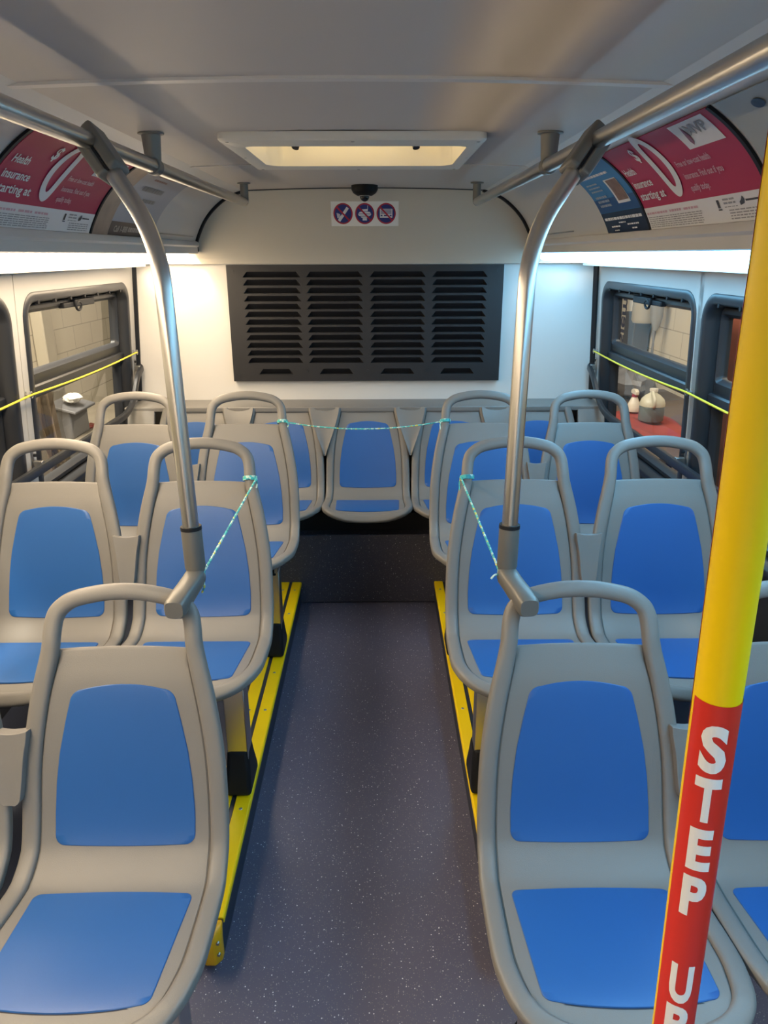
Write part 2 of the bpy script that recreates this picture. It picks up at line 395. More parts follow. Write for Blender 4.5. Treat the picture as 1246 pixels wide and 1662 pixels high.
# ------------------------------------------------------------------ coves, light channels and lamps
COVE = Curve2(catmull([(.80, 1.60), (.80, 1.625), (.787, 1.665), (.745, 1.735), (.69, 1.792), (.62, 1.838), (.54, 1.8635)], 8))
def cove_pt(side, y, v, n=0.0):
    x, z = COVE.at(v); tx, tz = COVE.tan(v)
    # inward normal
    nx, nz = -tz, tx
    if nx*-1 + nz*-1 < 0: nx, nz = -nx, -nz
    return (XC+side*(x+nx*n), y, z+nz*n)
def v_of_z(z):
    lo, hi = 0, COVE.L
    for _ in range(40):
        m = (lo+hi)/2
        if COVE.at(m)[1] < z: lo = m
        else: hi = m
    return lo
for k, side in enumerate((-1, 1)):
    b = MB()
    def fn(u, v, n=0):
        z = cove_pt(side, 0, v*COVE.L)[2]
        return cove_pt(side, YF + (rear_y(z)+.02-YF)*u, v*COVE.L, n)
    b.grid(fn, 1, 30); b.grid(lambda u, v: fn(u, v, -.012), 1, 30)
    structure(b.build('wall_cove_left' if side < 0 else 'wall_cove_right', M['cove'], smooth=40, fix=False))
    b = MB(); prof = [(.803, 1.65), (.786, 1.645), (.782, 1.637), (.782, 1.627), (.790, 1.620), (.790, 1.594), (.794, 1.591), (.799, 1.591), (.799, 1.65)]
    b.loft([[(XC+side*x, y, z) for x, z in prof] for y in (YF, 3.645)])
    structure(b.build('trim_%d' % (12+k), M['cove'], smooth=30))
    # dark seal where the cove meets the rear panel
    b = MB(); rings = []
    for i in range(25):
        v = COVE.L*i/24; z = cove_pt(side, 0, v)[2]; y = rear_y(z)-.004
        rings.append([cove_pt(side, y, v, .012), cove_pt(side, y-.014, v, .010), cove_pt(side, y-.014, v, -.01), cove_pt(side, y+.01, v, -.01)])
    b.loft(rings); structure(b.build('trim_%d' % (14+k), M['black'], smooth=40))
    # strip lamp: lens and end caps
    lamp = thing('strip_light', ('warm white strip light glowing along the top of the left windows' if side < 0 else 'cool bluish strip light glowing along the top of the right windows'), 'light', (XC+side*.95, 1.0, 1.56), 'strip lights over the windows')
    lens = [(.800, 1.602), (.802, 1.586), (.806, 1.566), (.820, 1.558), (.88, 1.555), (1.03, 1.547), (1.03, 1.602)]
    b = MB(); y0, y1 = YF+.02, 3.56
    b.loft([[(XC+side*x-lamp.location.x, y-1.0, z-1.56) for x, z in lens] for y in (y0, y1-.06)] + [[(XC+side*(.915+(x-.915)*s)-lamp.location.x, y-1.0, 1.602+(z-1.602)*s-1.56) for x, z in lens] for y, s in ((y1-.03, .93), (y1-.01, .8), (y1, .5))], caps=True)
    b.build('lens', emit('lamp_lens_left' if side < 0 else 'lamp_lens_right', LAMP_LEFT if side < 0 else LAMP_RIGHT, LAMP_LEFT_POWER if side < 0 else LAMP_RIGHT_POWER), lamp, smooth=40)
    b = MB(); b.box(.081, .170, y0-1, 2.60, -.024, .030)
    if side < 0: b.v = [(-x, y, z) for x, y, z in b.v]
    b.build('housing', M['cove'], lamp)
# small hinge line on the rear cove access panels
for k, side in enumerate((-1, 1)):
    b = MB(); b.loft([[cove_pt(side, y, v_of_z(1.664)+dv, n) for dv, n in ((0, 0), (0, .003), (.004, .003), (.004, 0))] for y in (2.86, 3.55)])
    structure(b.build('trim_%d' % (16+k), M['darksteel']))

# ------------------------------------------------------------------ windows
def window(side, idx, y0, y1):
    num = idx
    root = bpy.data.objects.new('window_%d' % num, None); COL.objects.link(root); structure(root)
    ym = (y0+y1)/2; root.location = (wall_x(side, 1.0), ym, 1.0)
    def P(y, z, d): return (wall_x(side, z)+side*d-root.location.x, y-ym, z-1.0)
    def loopring(loops, name, m, **kw):
        b = MB(); b.loft([[P(y, z, d) for y, z in lp] for lp, d in loops], caps=False); return b.build(name, m, root, **kw)
    R_ = lambda i, r=.09, z0=WZ0, z1=WZ1: rrect(y0+i, y1-i, z0+i, z1-i, max(.012, r-i), 8)
    loopring([(R_(.0), -.0), (R_(0), -.012), (R_(.006), -.016), (R_(.028), -.016), (R_(.034), -.012), (R_(.040), .02), (R_(.044), .060), (R_(.048), .064), (R_(.048), .07), (R_(0), .07), (R_(0), .02)], 'window_frame', M['softblack'], smooth=50)
    # sash frames
    a, c = y0+.046, y1-.046
    def sash(name, z0, z1, wy, wzb, wzt, d0=.030, d1=.060, r=.03):
        out = rrect(a, c, z0, z1, r, 6); inn = rrect(a+wy, c-wy, z0+wzb, z1-wzt, .014, 6)
        return loopring([(out, d1), (out, d0), (rrect(a+.006, c-.006, z0+.006, z1-.006, r, 6), d0-.004), (rrect(a+wy-.012, c-wy+.012, z0+wzb-.012, z1-wzt+.012, .02, 6), d0-.004), (inn, d0+.012), (inn, d1), (out, d1)], name, M['softblack'], smooth=40)
    sash('sash_frame', 1.125, WZ1-.045, .022, .068, .030)
    sash('sash_frame', WZ0+.045, 1.125, .020, .03, .035)
    b = MB(); b.add([P(y, z, .048) for y, z in ((a+.02, 1.15), (c-.02, 1.15), (c-.02, WZ1-.06), (a+.02, WZ1-.06))], [(0, 1, 2, 3)]); b.build('pane', M['glass'], root, smooth=0)
    b = MB(); b.add([P(y, z, .048) for y, z in ((a+.02, WZ0+.06), (c-.02, WZ0+.06), (c-.02, 1.11), (a+.02, 1.11))], [(0, 1, 2, 3)]); b.build('pane', M['glass'], root, smooth=0)
    # transom bar between the sashes
    b = MB(); b.loft([[P(y, z, d) for z, d in ((1.148, .045), (1.146, .018), (1.140, .012), (1.108, .012), (1.100, .02), (1.094, .05))] for y in (a, c)]); b.build('transom_bar', M['softblack'], root, smooth=40)
    # latch and bolts at the top
    lt = MB(); lt.obox(P(ym+.05, WZ1-.062, .02), (.016, 0, 0), (0, .10, 0), (0, 0, .014)); lt.obox(P(ym-.10, WZ1-.066, .024), (.012, 0, 0), (0, .05, 0), (0, 0, .010))
    lo = lt.build('latch', M['black'], root, bevel=.004)
    k = MB(); k.tube([P(ym-.02+.026*math.cos(t), WZ1-.074+.016*math.sin(t), .006) for t in [2*PI*i/16 for i in range(16)]], .005, 8, closed=True); k.build('latch_ring', M['black'], lo)
    for i in range(7):
        b = MB(); yy = y0+.12+(y1-y0-.24)*i/6
        b.cyl(P(yy, WZ1-.036, -.004), P(yy, WZ1-.036, -.016), .007, 10); b.build('bolt', M['black'], root)
    return root
n = 1
for side in (-1, 1):
    for (a, c) in WIN[side]:
        window(side, n, a, c); n += 1

# ------------------------------------------------------------------ bus seats
PROF = catmull([(-.318, -.03), (-.312, .0), (-.295, .022), (-.265, .033), (-.234, .034), (-.12, .017), (0, 0), (.035, .008), (.060, .024), (.0736, .0387),
                (.095, .09), (.130, .21), (.1689, .3395), (.2, .4059), (.2536, .5275), (.265, .56)], 12)
SP = Curve2(PROF)
SEAT_H = .439
OUT = [(.028, .0), (.030, .05), (.037, .10), (.055, .145), (.08, .176), (.11, .193), (.15, .203), (.21, .209), (.36, .206), (.42, .204), (.50, .203), (.60, .199),
       (.68, .190), (.755, .177), (.838, .159), (.876, .155), (.903, .151), (.924, .142), (.941, .125), (.953, .104), (.961, .074), (.967, .037), (.969, 0)]
OUTC = catmull([(hw, s) for s, hw in OUT], 4)     # dense (hw, s)
OUT_S = [(s, hw) for hw, s in OUTC]
def seat_pt(x, s, n=0.0, dish=True):
    y, z = SP.at(s); ty, tz = SP.tan(s)
    ny, nz = -tz, ty                       # towards the sitter / up
    if dish: n -= .007*max(0, 1-(x/.19)**2)
    return (x, y+ny*n, z+nz*n+SEAT_H)
def seat_normal(s):
    ty, tz = SP.tan(s); return Vector((0, -tz, ty))
def rim_path():
    """centre line of the rim in (x, s) from the bottom centre up the right side to the top centre"""
    P = OUTC; res = []
    for i, (x, s) in enumerate(P):
        a = P[max(i-1, 0)]; b = P[min(i+1, len(P)-1)]
        tx, ts = b[0]-a[0], b[1]-a[1]; l = math.hypot(tx, ts) or 1
        off = .0155
        res.append((x - ts/l*off, s + tx/l*off))
    res[0] = (0, res[0][1]); res[-1] = (0, res[-1][1])
    return res
RIM = rim_path()
def rim_tube(mb, pts, a=.0165, b=.0145, n0=.0015, n=18, caps=True, flat=False):
    def mixf(s): return min(1, max(0, (.86-s)/.10)) if flat else 0      # 1 = flush band along the shell, 0 = round handle
    ctr = [Vector(seat_pt(x, s, n0-.0105*mixf(s), False)) for x, s in pts]; rings = []
    a0, b0 = a, b
    for i, (c, (x, s)) in enumerate(zip(ctr, pts)):
        k_ = mixf(s); ex = .8-.22*k_; a = a0+.001*k_; b = b0-.0025*k_
        t = (ctr[min(i+1, len(ctr)-1)] - ctr[max(i-1, 0)]).normalized()
        N = seat_normal(s); B = t.cross(N).normalized(); N = B.cross(t).normalized()
        rings.append([c + B*(a*math.copysign(abs(math.cos(q))**ex, math.cos(q))) + N*(b*math.copysign(abs(math.sin(q))**ex, math.sin(q))) for q in [2*PI*k/n for k in range(n)]])
    mb.loft(rings, caps=caps)
def pad_grid(mb, s0, s1, hw_tab, bow0, bow1, r, n_top, rows=30, cols=14, skirt=.006):
    """raised insert with rounded corners; hw_tab is (fraction, half width)"""
    def half(s):
        w_ = interp(hw_tab, (s-s0)/(s1-s0)); d = min(s-s0, s1-s)
        if d < r: w_ -= r - math.sqrt(max(0, r*r-(r-d)**2))
        return w_
    ss = []
    for k in range(7): ss.append(s0 + r*(1-math.cos(PI/2*k/6)))
    ss += [s0+r+(s1-s0-2*r)*k/rows for k in range(1, rows)]
    for k in range(7): ss.append(s1 - r*(1-math.cos(PI/2*(6-k)/6)))
    def pt(s, u, n, grow=0):
        hw = half(s)+grow; f = (s-s0)/(s1-s0)
        g = grow*(2*f-1)
        so = s + g + (bow0*(1-f)**3 + bow1*f**3)*(1-u*u)
        return seat_pt(u*hw, so, n)
    top = [[pt(s, -1+2*i/cols, n_top) for i in range(cols+1)] for s in ss]
    base = len(mb.v)
    vs = [v for R_ in top for v in R_]; fs = []
    for j in range(len(ss)-1):
        for i in range(cols):
            a = j*(cols+1)+i; fs.append((a, a+1, a+cols+2, a+cols+1))
    mb.add(vs, fs, 0)
    # border loops: bevel then a dark band with the gap shadow painted in
    def border(n, grow):
        L = [pt(ss[0], -1+2*i/cols, n, grow) for i in range(cols+1)]
        L += [pt(s, 1, n, grow) for s in ss[1:]]
        L += [pt(ss[-1], 1-2*i/cols, n, grow) for i in range(1, cols+1)]
        L += [pt(s, -1, n, grow) for s in reversed(ss[1:-1])]
        return L
    mb.loft([border(n_top, 0), border(n_top-.0012, .0012), border(n_top-skirt, .0014)], caps=False, mi=0)
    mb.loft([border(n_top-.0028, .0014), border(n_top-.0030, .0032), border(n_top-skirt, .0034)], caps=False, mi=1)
def make_seat(handle=True):
    root = bpy.data.objects.new('bus_seat', None); COL.objects.link(root); root.empty_display_size = .1
    TOP = .838
    mb = MB()
    # shell panel
    ss = [.050, .056, .064, .075, .09] + [.11+(TOP-.006-.11)*k/44 for k in range(45)]
    cols = 16
    def row(s, n, extra=0):
        hw = interp(OUT_S, s) - .013 - (.010 if s < .08 else 0)
        e = [0, .006, .0165, .0185, .0215, .0245, .03]                      # a fine groove where the panel meets the rim
        half_ = [(-hw+d, g) for d, g in zip(e, (-.004, -.004, -.0035, -.0046, -.0040, -.0006, 0))]
        xi = hw-.03
        xs_ = half_ + [(-xi+2*xi*i/10, 0) for i in range(1, 10)] + [(-x, g) for x, g in reversed(half_)]
        return [seat_pt(x, s + (.006*(1-(x/hw)**2) if s > TOP-.03 else 0), n-.0024+(g if .1 < s < TOP-.02 else 0)) for x, g in xs_]
    rows = [row(s, 0) for s in ss]
    rows += [row(TOP-.002, -.0008), row(TOP, -.003), row(TOP+.0005, -.007), row(TOP, -.012), row(TOP-.004, -.014)]
    rows += [row(s, -.014) for s in reversed(ss)]
    mb.loft(rows, closed_ring=False, caps=False)
    # raised lip along the top edge of the backrest
    k = min(range(len(RIM)), key=lambda i: abs(RIM[i][1]-TOP) if RIM[i][1] > .3 else 9)
    low = RIM[:k+1]
    rim_tube(mb, [(-x, s) for x, s in reversed(low)][:-1] + low, a=.0168, b=.0150, n0=.0016, flat=True)
    if not handle:
        hw = .15
        rim_tube(mb, [(-hw+2*hw*i/12, TOP-.012) for i in range(13)], a=.012, b=.010, n0=-.006)
    mb.build('shell', M['grey'], root, smooth=40)
    mb = MB()
    pad_grid(mb, .447, .758, [(0, .138), (.2, .138), (.4, .134), (.6, .126), (.8, .113), (1, .098)], -.003, .010, .020, .0)
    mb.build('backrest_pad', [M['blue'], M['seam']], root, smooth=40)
    mb = MB()
    pad_grid(mb, .112, .357, [(0, .143), (1, .148)] if False else [(0, .141), (.15, .143), (1, .150)], -.012, .007, .016, .0, rows=20)
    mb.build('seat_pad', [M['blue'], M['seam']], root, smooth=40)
    # underside tray
    mb = MB()
    und = [(-.24, .012), (-.10, -.005), (.02, -.02), (.06, -.005)]
    mb.loft([[(-.15, y, z+SEAT_H-.012), (.15, y, z+SEAT_H-.012), (.12, y, z+SEAT_H-.045), (-.12, y, z+SEAT_H-.045)] for y, z in und])
    mb.build('seat_tray', M['black'], root, bevel=.004)
    if handle:
        mb = MB(); up = RIM[k-1:]
        rim_tube(mb, up[:-1] + [(-x, s) for x, s in reversed(up)], caps=True, n0=.0016, a=.0168, b=.0150, flat=True)
        mb.build('grab_handle', M['grey'], root, smooth=40)
    return root
proto = make_seat(True); rear_proto = make_seat(False)
ROWY = [1.0614, 1.8206, 2.5825, 3.31]
seat_specs = [
    (0, -.510, 'front row grey and blue seat left of the aisle, left pole clamped to its handle'),
    (0, -.945, 'front row grey and blue seat cut off by the left edge of the photo'),
    (0, .400, 'front row grey and blue seat right of the aisle, right pole clamped to its handle'),
    (0, .823, 'front row grey and blue seat behind the yellow STEP UP pole at the right edge'),
    (1, -.517, 'second row grey and blue aisle seat with a rope knotted to its right handle corner'),
    (1, -.947, 'second row grey and blue seat beside the left wall, handle below the yellow cord'),
    (1, .400, 'second row grey and blue aisle seat with a rope knotted to its left handle corner'),
    (1, .822, 'second row grey and blue seat beside the right wall, next to the yellow pole'),
    (2, -.517, 'third row grey and blue aisle seat left, tied to the rope across the aisle'),
    (2, -.950, 'third row grey and blue seat beside the left rear window'),
    (2, .404, 'third row grey and blue aisle seat right, tied to the rope across the aisle'),
    (2, .830, 'third row grey and blue seat beside the right rear window'),
]
rear_specs = [
    (-.053, 'centre rear bench seat facing down the aisle under the black louvred panel'),
    (-.472, 'rear bench seat just left of the centre one, without a handle'),
    (-.892, 'rear bench seat in the left rear corner beside the white wall'),
    (.366, 'rear bench seat just right of the centre one, without a handle'),
    (.786, 'rear bench seat in the right rear corner behind the third row'),
]
first = True
for row, x, lab in seat_specs:
    o = proto if first else copy_tree(proto); first = False
    o.location = (x, ROWY[row], PH if row else 0); tag(o, lab, 'seat', 'grey and blue bus seats with handles in rows')
first = True
for x, lab in rear_specs:
    o = rear_proto if first else copy_tree(rear_proto); first = False
    o.location = (x, ROWY[3], .472-SEAT_H); tag(o, lab, 'seat', 'low backed seats along the rear wall')
# fillers between neighbouring seats
def filler(x, y, z0, halfs, label, group, notch=.006, apex=True):
    """halfs: (s, half width) from bottom to top in seat surface coordinates"""
    b = MB(); rings = []
    tab = catmull(halfs, 4); c = 10
    def P(u, s, hw, n): 
        p = seat_pt(u*hw, s, n, False); return (p[0], p[1], p[2])
    front = []; 
    top = tab[-1][0]
    rows = []
    for s, hw in tab: rows.append([P(-1+2*i/c, s - (notch*(1-(2*i/c-1)**2)*max(0, 1-(top-s)/.03)), hw, .0215-.006*(1-(2*i/c-1)**2)*(1 if notch > .01 else .2)) for i in range(c+1)])
    back = [[P(-1+2*i/c, s - (notch*(1-(2*i/c-1)**2)*max(0, 1-(top-s)/.03)), hw, -.012) for i in range(c+1)] for s, hw in tab]
    rings = [fr + list(reversed(bk)) for fr, bk in zip(rows, back)]
    b.loft(rings)
    o = b.build('seat_gap_filler', M['grey'], None, smooth=40, bevel=.003)
    o.location = (x, y, z0); return tag(o, label, 'filler', group)
HF = [(.535, .010), (.545, .020), (.58, .025), (.63, .030), (.665, .036), (.685, .038)]
for row, xl, xr, words in ((0, -.7275, .6115, 'front row'), (1, -.732, .611, 'second row'), (2, -.7335, .617, 'third row')):
    for x, sd in ((xl, 'left'), (xr, 'right')):
        filler(x, ROWY[row], PH if row else 0, HF, 'small grey filler wedged between the two %s seats on the %s' % (words, sd), 'fillers between paired seats')
RF = [(.60, .004), (.65, .020), (.70, .038), (.76, .057), (.80, .068), (.832, .071)]
for x, lab in ((-.2625, 'grey V shaped filler left of the centre rear seat'), (.1565, 'grey V shaped filler right of the centre rear seat'),
               (-.682, 'grey V shaped filler between the two rear seats at the left'), (.576, 'grey V shaped filler between the two rear seats at the right')):
    filler(x, ROWY[3], .472-SEAT_H, RF, lab, 'V fillers of the rear bench', notch=.016)
for x, sd in ((-1.160, 'left'), (1.045, 'right')):
    b = MB(); wv = .065
    b.loft([[seat_pt(dx, s, n, False) for dx, n in ((-wv, .006), (wv, .006), (wv, -.012), (-wv, -.012))] for s in (.42, .55, .70, .835)])
    o = b.build('seat_end_panel', M['grey'], None, bevel=.003); o.location = (x, ROWY[3], .472-SEAT_H)
    tag(o, 'flat grey panel closing the rear bench against the %s wall' % sd, 'panel')

# pedestals: stainless post with a rubber boot and a beam to the wall
def pedestal(row, side, words):
    z0 = PH+.003 if row else 0
    y = ROWY[row]-.075
    x = -.408 if side < 0 else .298
    root = thing('seat_pedestal', 'steel post with black boot carrying the %s seats %s of the aisle' % (words, 'left' if side < 0 else 'right'), 'pedestal', (x, y, z0), 'seat pedestals along the aisle')
    h = .368
    b = MB()
    b.loft([[(dx, dy, z) for dx, dy in ((-.028, -.026), (.028, -.026), (.028, .026), (-.028, .026))] for z in (.07, h)])
    b.box(.028, .031, -.03, .03, .09, h-.02)
    b.build('post', M['steel'], root, bevel=.005, smooth=30)
    b = MB()
    b.loft([[(dx, dy, z) for dx, dy in ((-a, -c), (a, -c), (a, c+.01), (-a, c+.01))] for a, c, z in ((.037, .062, 0), (.037, .060, .03), (.034, .040, .085), (.0305, .030, .135))])
    b.build('rubber_boot', M['black'], root, bevel=.012, smooth=40, segs=3)
    b = MB(); xe = (wall_x(side, .5)-x) - side*.025
    b.box(min(-.02*side, xe), max(-.02*side, xe), -.03, .03, h-.035, h+.005); b.box(min(.05*side, xe), max(.05*side, xe), .09, .13, h-.05, h-.012)
    b.build('beam', M['black'], root, bevel=.004)
    b = MB(); b.loft([[(dx, dy, z) for dx, dy in ((.02, -.06), (.03, -.06), (.03, .0), (.02, .0))] for z in (h-.01, h+.02)]) if side < 0 else b.loft([[(-dx, dy, z) for dx, dy in ((.02, -.06), (.03, -.06), (.03, .0), (.02, .0))] for z in (h-.01, h+.02)])
    b.build('bracket', M['darksteel'], root)
for row, words in ((0, 'front row'), (1, 'second row'), (2, 'third row')):
    for side in (-1, 1): pedestal(row, side, words)

# ------------------------------------------------------------------ yellow floor strips with the dark slot between
def strip(x0, x1, y0, y1, label, sx):
    root = thing('nosing_strip', label, 'floor strip', ((x0+x1)/2, (y0+y1)/2, PH-.004), 'yellow strips on the platform edges')
    b = MB(); hw = (x1-x0)/2; hl = (y1-y0)/2
    if sx: # the outer strips fold down over the platform edge
        e = sx*(hw+.004)
        prof = [(-sx*hw, .0), (-sx*hw, .006), (e-sx*.004, .006), (e, .002), (e, -.010), (e-sx*.003, -.010), (e-sx*.003, .0)]
    else: prof = [(-hw, 0), (-hw, .006), (hw, .006), (hw, 0)]
    b.loft([[(x, y, z) for x, z in prof] for y in (-hl, hl)])
    b.build('strip', M['yellow2'], root, bevel=.001)
    k = 0
    yy = -hl+.12
    while yy < hl-.02:
        s = MB(); s.lathe([(.0001, .0075), (.004, .0072), (.0055, .006), (.0055, .004)], (0, yy, 0), 10); s.build('screw', M['darksteel'], root); yy += .235
    return root
strip(-.414, -.374, 1.285, 3.138, 'yellow strip along the left edge of the aisle', 1)
strip(-.470, -.428, 1.285, 3.138, 'yellow strip inside the dark slot left of the aisle', 0)
strip(.266, .303, 1.285, 3.138, 'yellow strip along the right edge of the aisle', -1)
strip(.317, .357, 1.285, 3.138, 'yellow strip inside the dark slot right of the aisle', 0)
for x, sd in ((-.398, 'left'), (.290, 'right')):
    b = MB(); P = [(-.026, .0), (-.026, -.02), (-.012, -.036), (.012, -.036), (.026, -.02), (.026, .0)]
    b.loft([[(px, py*k+oy, z) for px, py in P] for z, k, oy in ((.018, 1, 0), (.08, 1, 0), (.102, .85, .004), (.114, .45, .010))])
    root = thing('corner_bumper', 'rounded orange yellow cap on the front end of the %s platform edge' % sd, 'bumper', (x, 1.272, 0), 'yellow platform end caps')
    b.build('cap', M['oyellow'], root, bevel=.006, smooth=50)
    for z in (.05, .085):
        s = MB(); s.cyl((.02, -.034, z), (.021, -.028, z), .004, 8); s.build('screw', M['darksteel'], root)

# ------------------------------------------------------------------ rails and poles
def smooth_path(P, r, n=8):
    """round the inner corners of a polyline"""
    P = [Vector(p) for p in P]; out = [P[0]]
    for i in range(1, len(P)-1):
        a = (P[i-1]-P[i]); c = (P[i+1]-P[i]); ra = min(r, a.length*.49, c.length*.49)
        p0 = P[i]+a.normalized()*ra; p2 = P[i]+c.normalized()*ra
        for k in range(n+1):
            t = k/n; out.append(p0*(1-t)**2 + P[i]*2*t*(1-t) + p2*t*t)
    out.append(P[-1]); return out
RZ = 1.790
for side, rx, sd in ((-1, -.545, 'left'), (1, .420, 'right')):
    root = thing('ceiling_rail', 'long stainless handrail hung from the ceiling on the %s' % sd, 'handrail', (rx, 1.5, RZ), 'ceiling handrails')
    b = MB(); xe = 0 if side < 0 else -.010
    b.tube([(0, YF+.03-1.5, 0), (0, 0, 0), (xe, 3.22-1.5, 0)], .0165, 20); b.build('tube', M['steel'], root)
    for yy in (.15, 1.95):
        zc = ceil_z(rx)-RZ
        br = MB(); br.tube([(0, yy-1.5, zc), (0, yy-1.5, zc-.004), (0, yy-1.5, .01)], [.024, .023, .019], 18); bo = br.build('bracket', M['clamp'], root)
        br = MB(); br.lathe([(.001, zc), (.031, zc), (.031, zc-.004), (.022, zc-.006)], (0, yy-1.5, 0), 18); br.build('flange', M['clamp'], bo)
        br = MB(); br.tube([(0, yy-1.5-.019, 0), (0, yy-1.5+.019, 0)], .0205, 18); br.build('clamp_ring', M['clamp'], bo, bevel=.002)
    zc = ceil_z(rx)-RZ
    br = MB(); br.tube(smooth_path([(xe, 3.20-1.5, 0), (xe, 3.235-1.5, 0), (xe, 3.235-1.5, zc)], .02, 5), .0165, 16); bo = br.build('end_bracket', M['clamp'], root)
    br = MB(); br.lathe([(.001, zc), (.027, zc), (.027, zc-.004), (.017, zc-.006)], (xe, 3.235-1.5, 0), 16); br.build('flange', M['clamp'], bo)
for side, sd, X0, X1, X2, rx in ((-1, 'left', -.391, -.409, -.413, -.545), (1, 'right', .273, .284, .288, .420)):
    base = Vector((X0, 1.412, .945))
    root = thing('grab_pole', 'bent stainless pole from the %s ceiling rail down to the front row %s seat handle' % (sd, sd), 'pole', base, 'bent grab poles beside the aisle')
    L = lambda *p: Vector(p)-base
    rail = Vector((rx, 1.545, RZ)); bend = Vector((X2, 1.455, 1.615))
    b = MB(); b.tube(smooth_path([L(X0, 1.412, .95), L(*bend), rail-base], .09, 10), .0168, 24); b.build('tube', M['steel'], root)
    # sleeve with a dark ring on top
    ax = (L(X1, 1.45, 1.58)-L(X0, 1.412, .95)).normalized()
    b = MB(); b.tube([ax*t for t in (-.002, .004, .014, .09, .100)], [.012, .018, .0215, .0215, .0215], 24); so = b.build('sleeve', M['clamp'], root, smooth=50)
    b = MB(); b.tube([ax*.098, ax*.106], [.0222, .0218], 24); b.build('sleeve_ring', M['black'], so)
    # elbow fitting that grips the seat handle
    hx = -.395 if side < 0 else .289
    tip = Vector((hx, 1.256, .941))-base; kn = Vector((0, -.006, -.006))
    d = (tip-kn).normalized(); a = d.cross(Vector((0, 0, 1))).normalized(); u = a.cross(d).normalized()
    rings = []
    for t, ra, ru in ((-.016, .010, .008), (-.010, .018, .016), (.004, .0215, .020), (.035, .0215, .019), (.070, .0215, .0195), (.105, .0215, .0215), ((tip-kn).length+.004, .0205, .0205), ((tip-kn).length+.009, .0175, .017)):
        c = kn + d*t; rings.append([c + a*ra*math.copysign(abs(math.cos(q))**.6, math.cos(q)) + u*ru*math.copysign(abs(math.sin(q))**.6, math.sin(q)) for q in [2*PI*k/16 for k in range(16)]])
    b = MB(); b.loft(rings); eo = b.build('elbow_clamp', M['clamp'], root, smooth=50)
    b = MB(); b.sphere(kn + Vector((-side*.004, -.004, .0)), .0185, 16); b.build('ball_joint', M['darksteel'], eo)
    # clamp on the ceiling rail
    dd = (bend-rail).normalized(); al = Vector((0, 1, 0)); al = (al-dd*al.dot(dd)).normalized(); ww = dd.cross(al)
    c = rail-base+dd*.030
    for k, nm in ((-1, 0), (1, 1)):
        b = MB(); b.obox(c + ww*k*.0128, dd*.052, al*.027, ww*.0122); b.build('rail_clamp', M['clamp'], root, bevel=.007, segs=3)
    b = MB(); b.obox(c, dd*.050, al*.0275, ww*.002); b.build('clamp_gap', M['black'], root)

# yellow pole in front with the STEP UP decal
YP = [(.297, .478, 0), (.274, .475, .886), (.262, .474, 1.20), (.253, .474, 1.50), (.250, .474, 1.66), (.2495, .474, 1.875)]
PR = .0176
root = thing('stanchion_pole', 'thick yellow pole with a red STEP UP decal at the right front', 'pole', YP[0])
PB = Vector(YP[0])
def pole_c(z):
    for a, c in zip(YP, YP[1:]):
        if z <= c[2]: t = (z-a[2])/(c[2]-a[2]); return Vector((a[0]+(c[0]-a[0])*t, a[1]+(c[1]-a[1])*t, z))
    return Vector(YP[-1])
def pole_pt(phi, z, r):        # phi measured from the direction of the aisle viewer, positive to the right
    c = pole_c(z); a = math.atan2(-c.y, -c.x) + phi
    return c - PB + Vector((math.cos(a)*r, math.sin(a)*r, 0))
b = MB(); b.loft([[pole_pt(2*PI*k/40, z, PR) for k in range(40)] for z in [1.873*i/60 for i in range(61)]]); b.build('tube', M['yellow'], root)
b = MB(); b.lathe([(.001, 0), (.04, 0), (.04, .006), (.02, .012)]); b.build('floor_flange', M['yellow'], root)
b = MB(); b.grid(lambda u, v: pole_pt(math.radians(-59+214*u), .70+.566*v, PR+.0004), 40, 16); dec = b.build('decal', M['red'], root)
b = MB(); b.grid(lambda u, v: pole_pt(math.radians(-80-75*u), 1.235+.60*v, PR+.0004), 20, 16); b.build('rear_decal', M['red'], root)
phi0 = math.radians(10)
for ch, zb, zt, hw in (('S', 1.208, 1.247, .0098), ('T', 1.160, 1.199, .0098), ('E', 1.110, 1.149, .0090), ('P', 1.060, 1.0995, .0094), ('U', .9575, .999, .0094), ('P', .908, .949, .0094)):
    b = MB(); text_mapped(b, ch, lambda x, y: pole_pt(phi0+x/PR, y, PR+.0008), -hw, zb, zt-zb, width=2*hw, bold=.06, cut=.0025); b.build('letter', M['letter'], dec, smooth=0, fix=False)

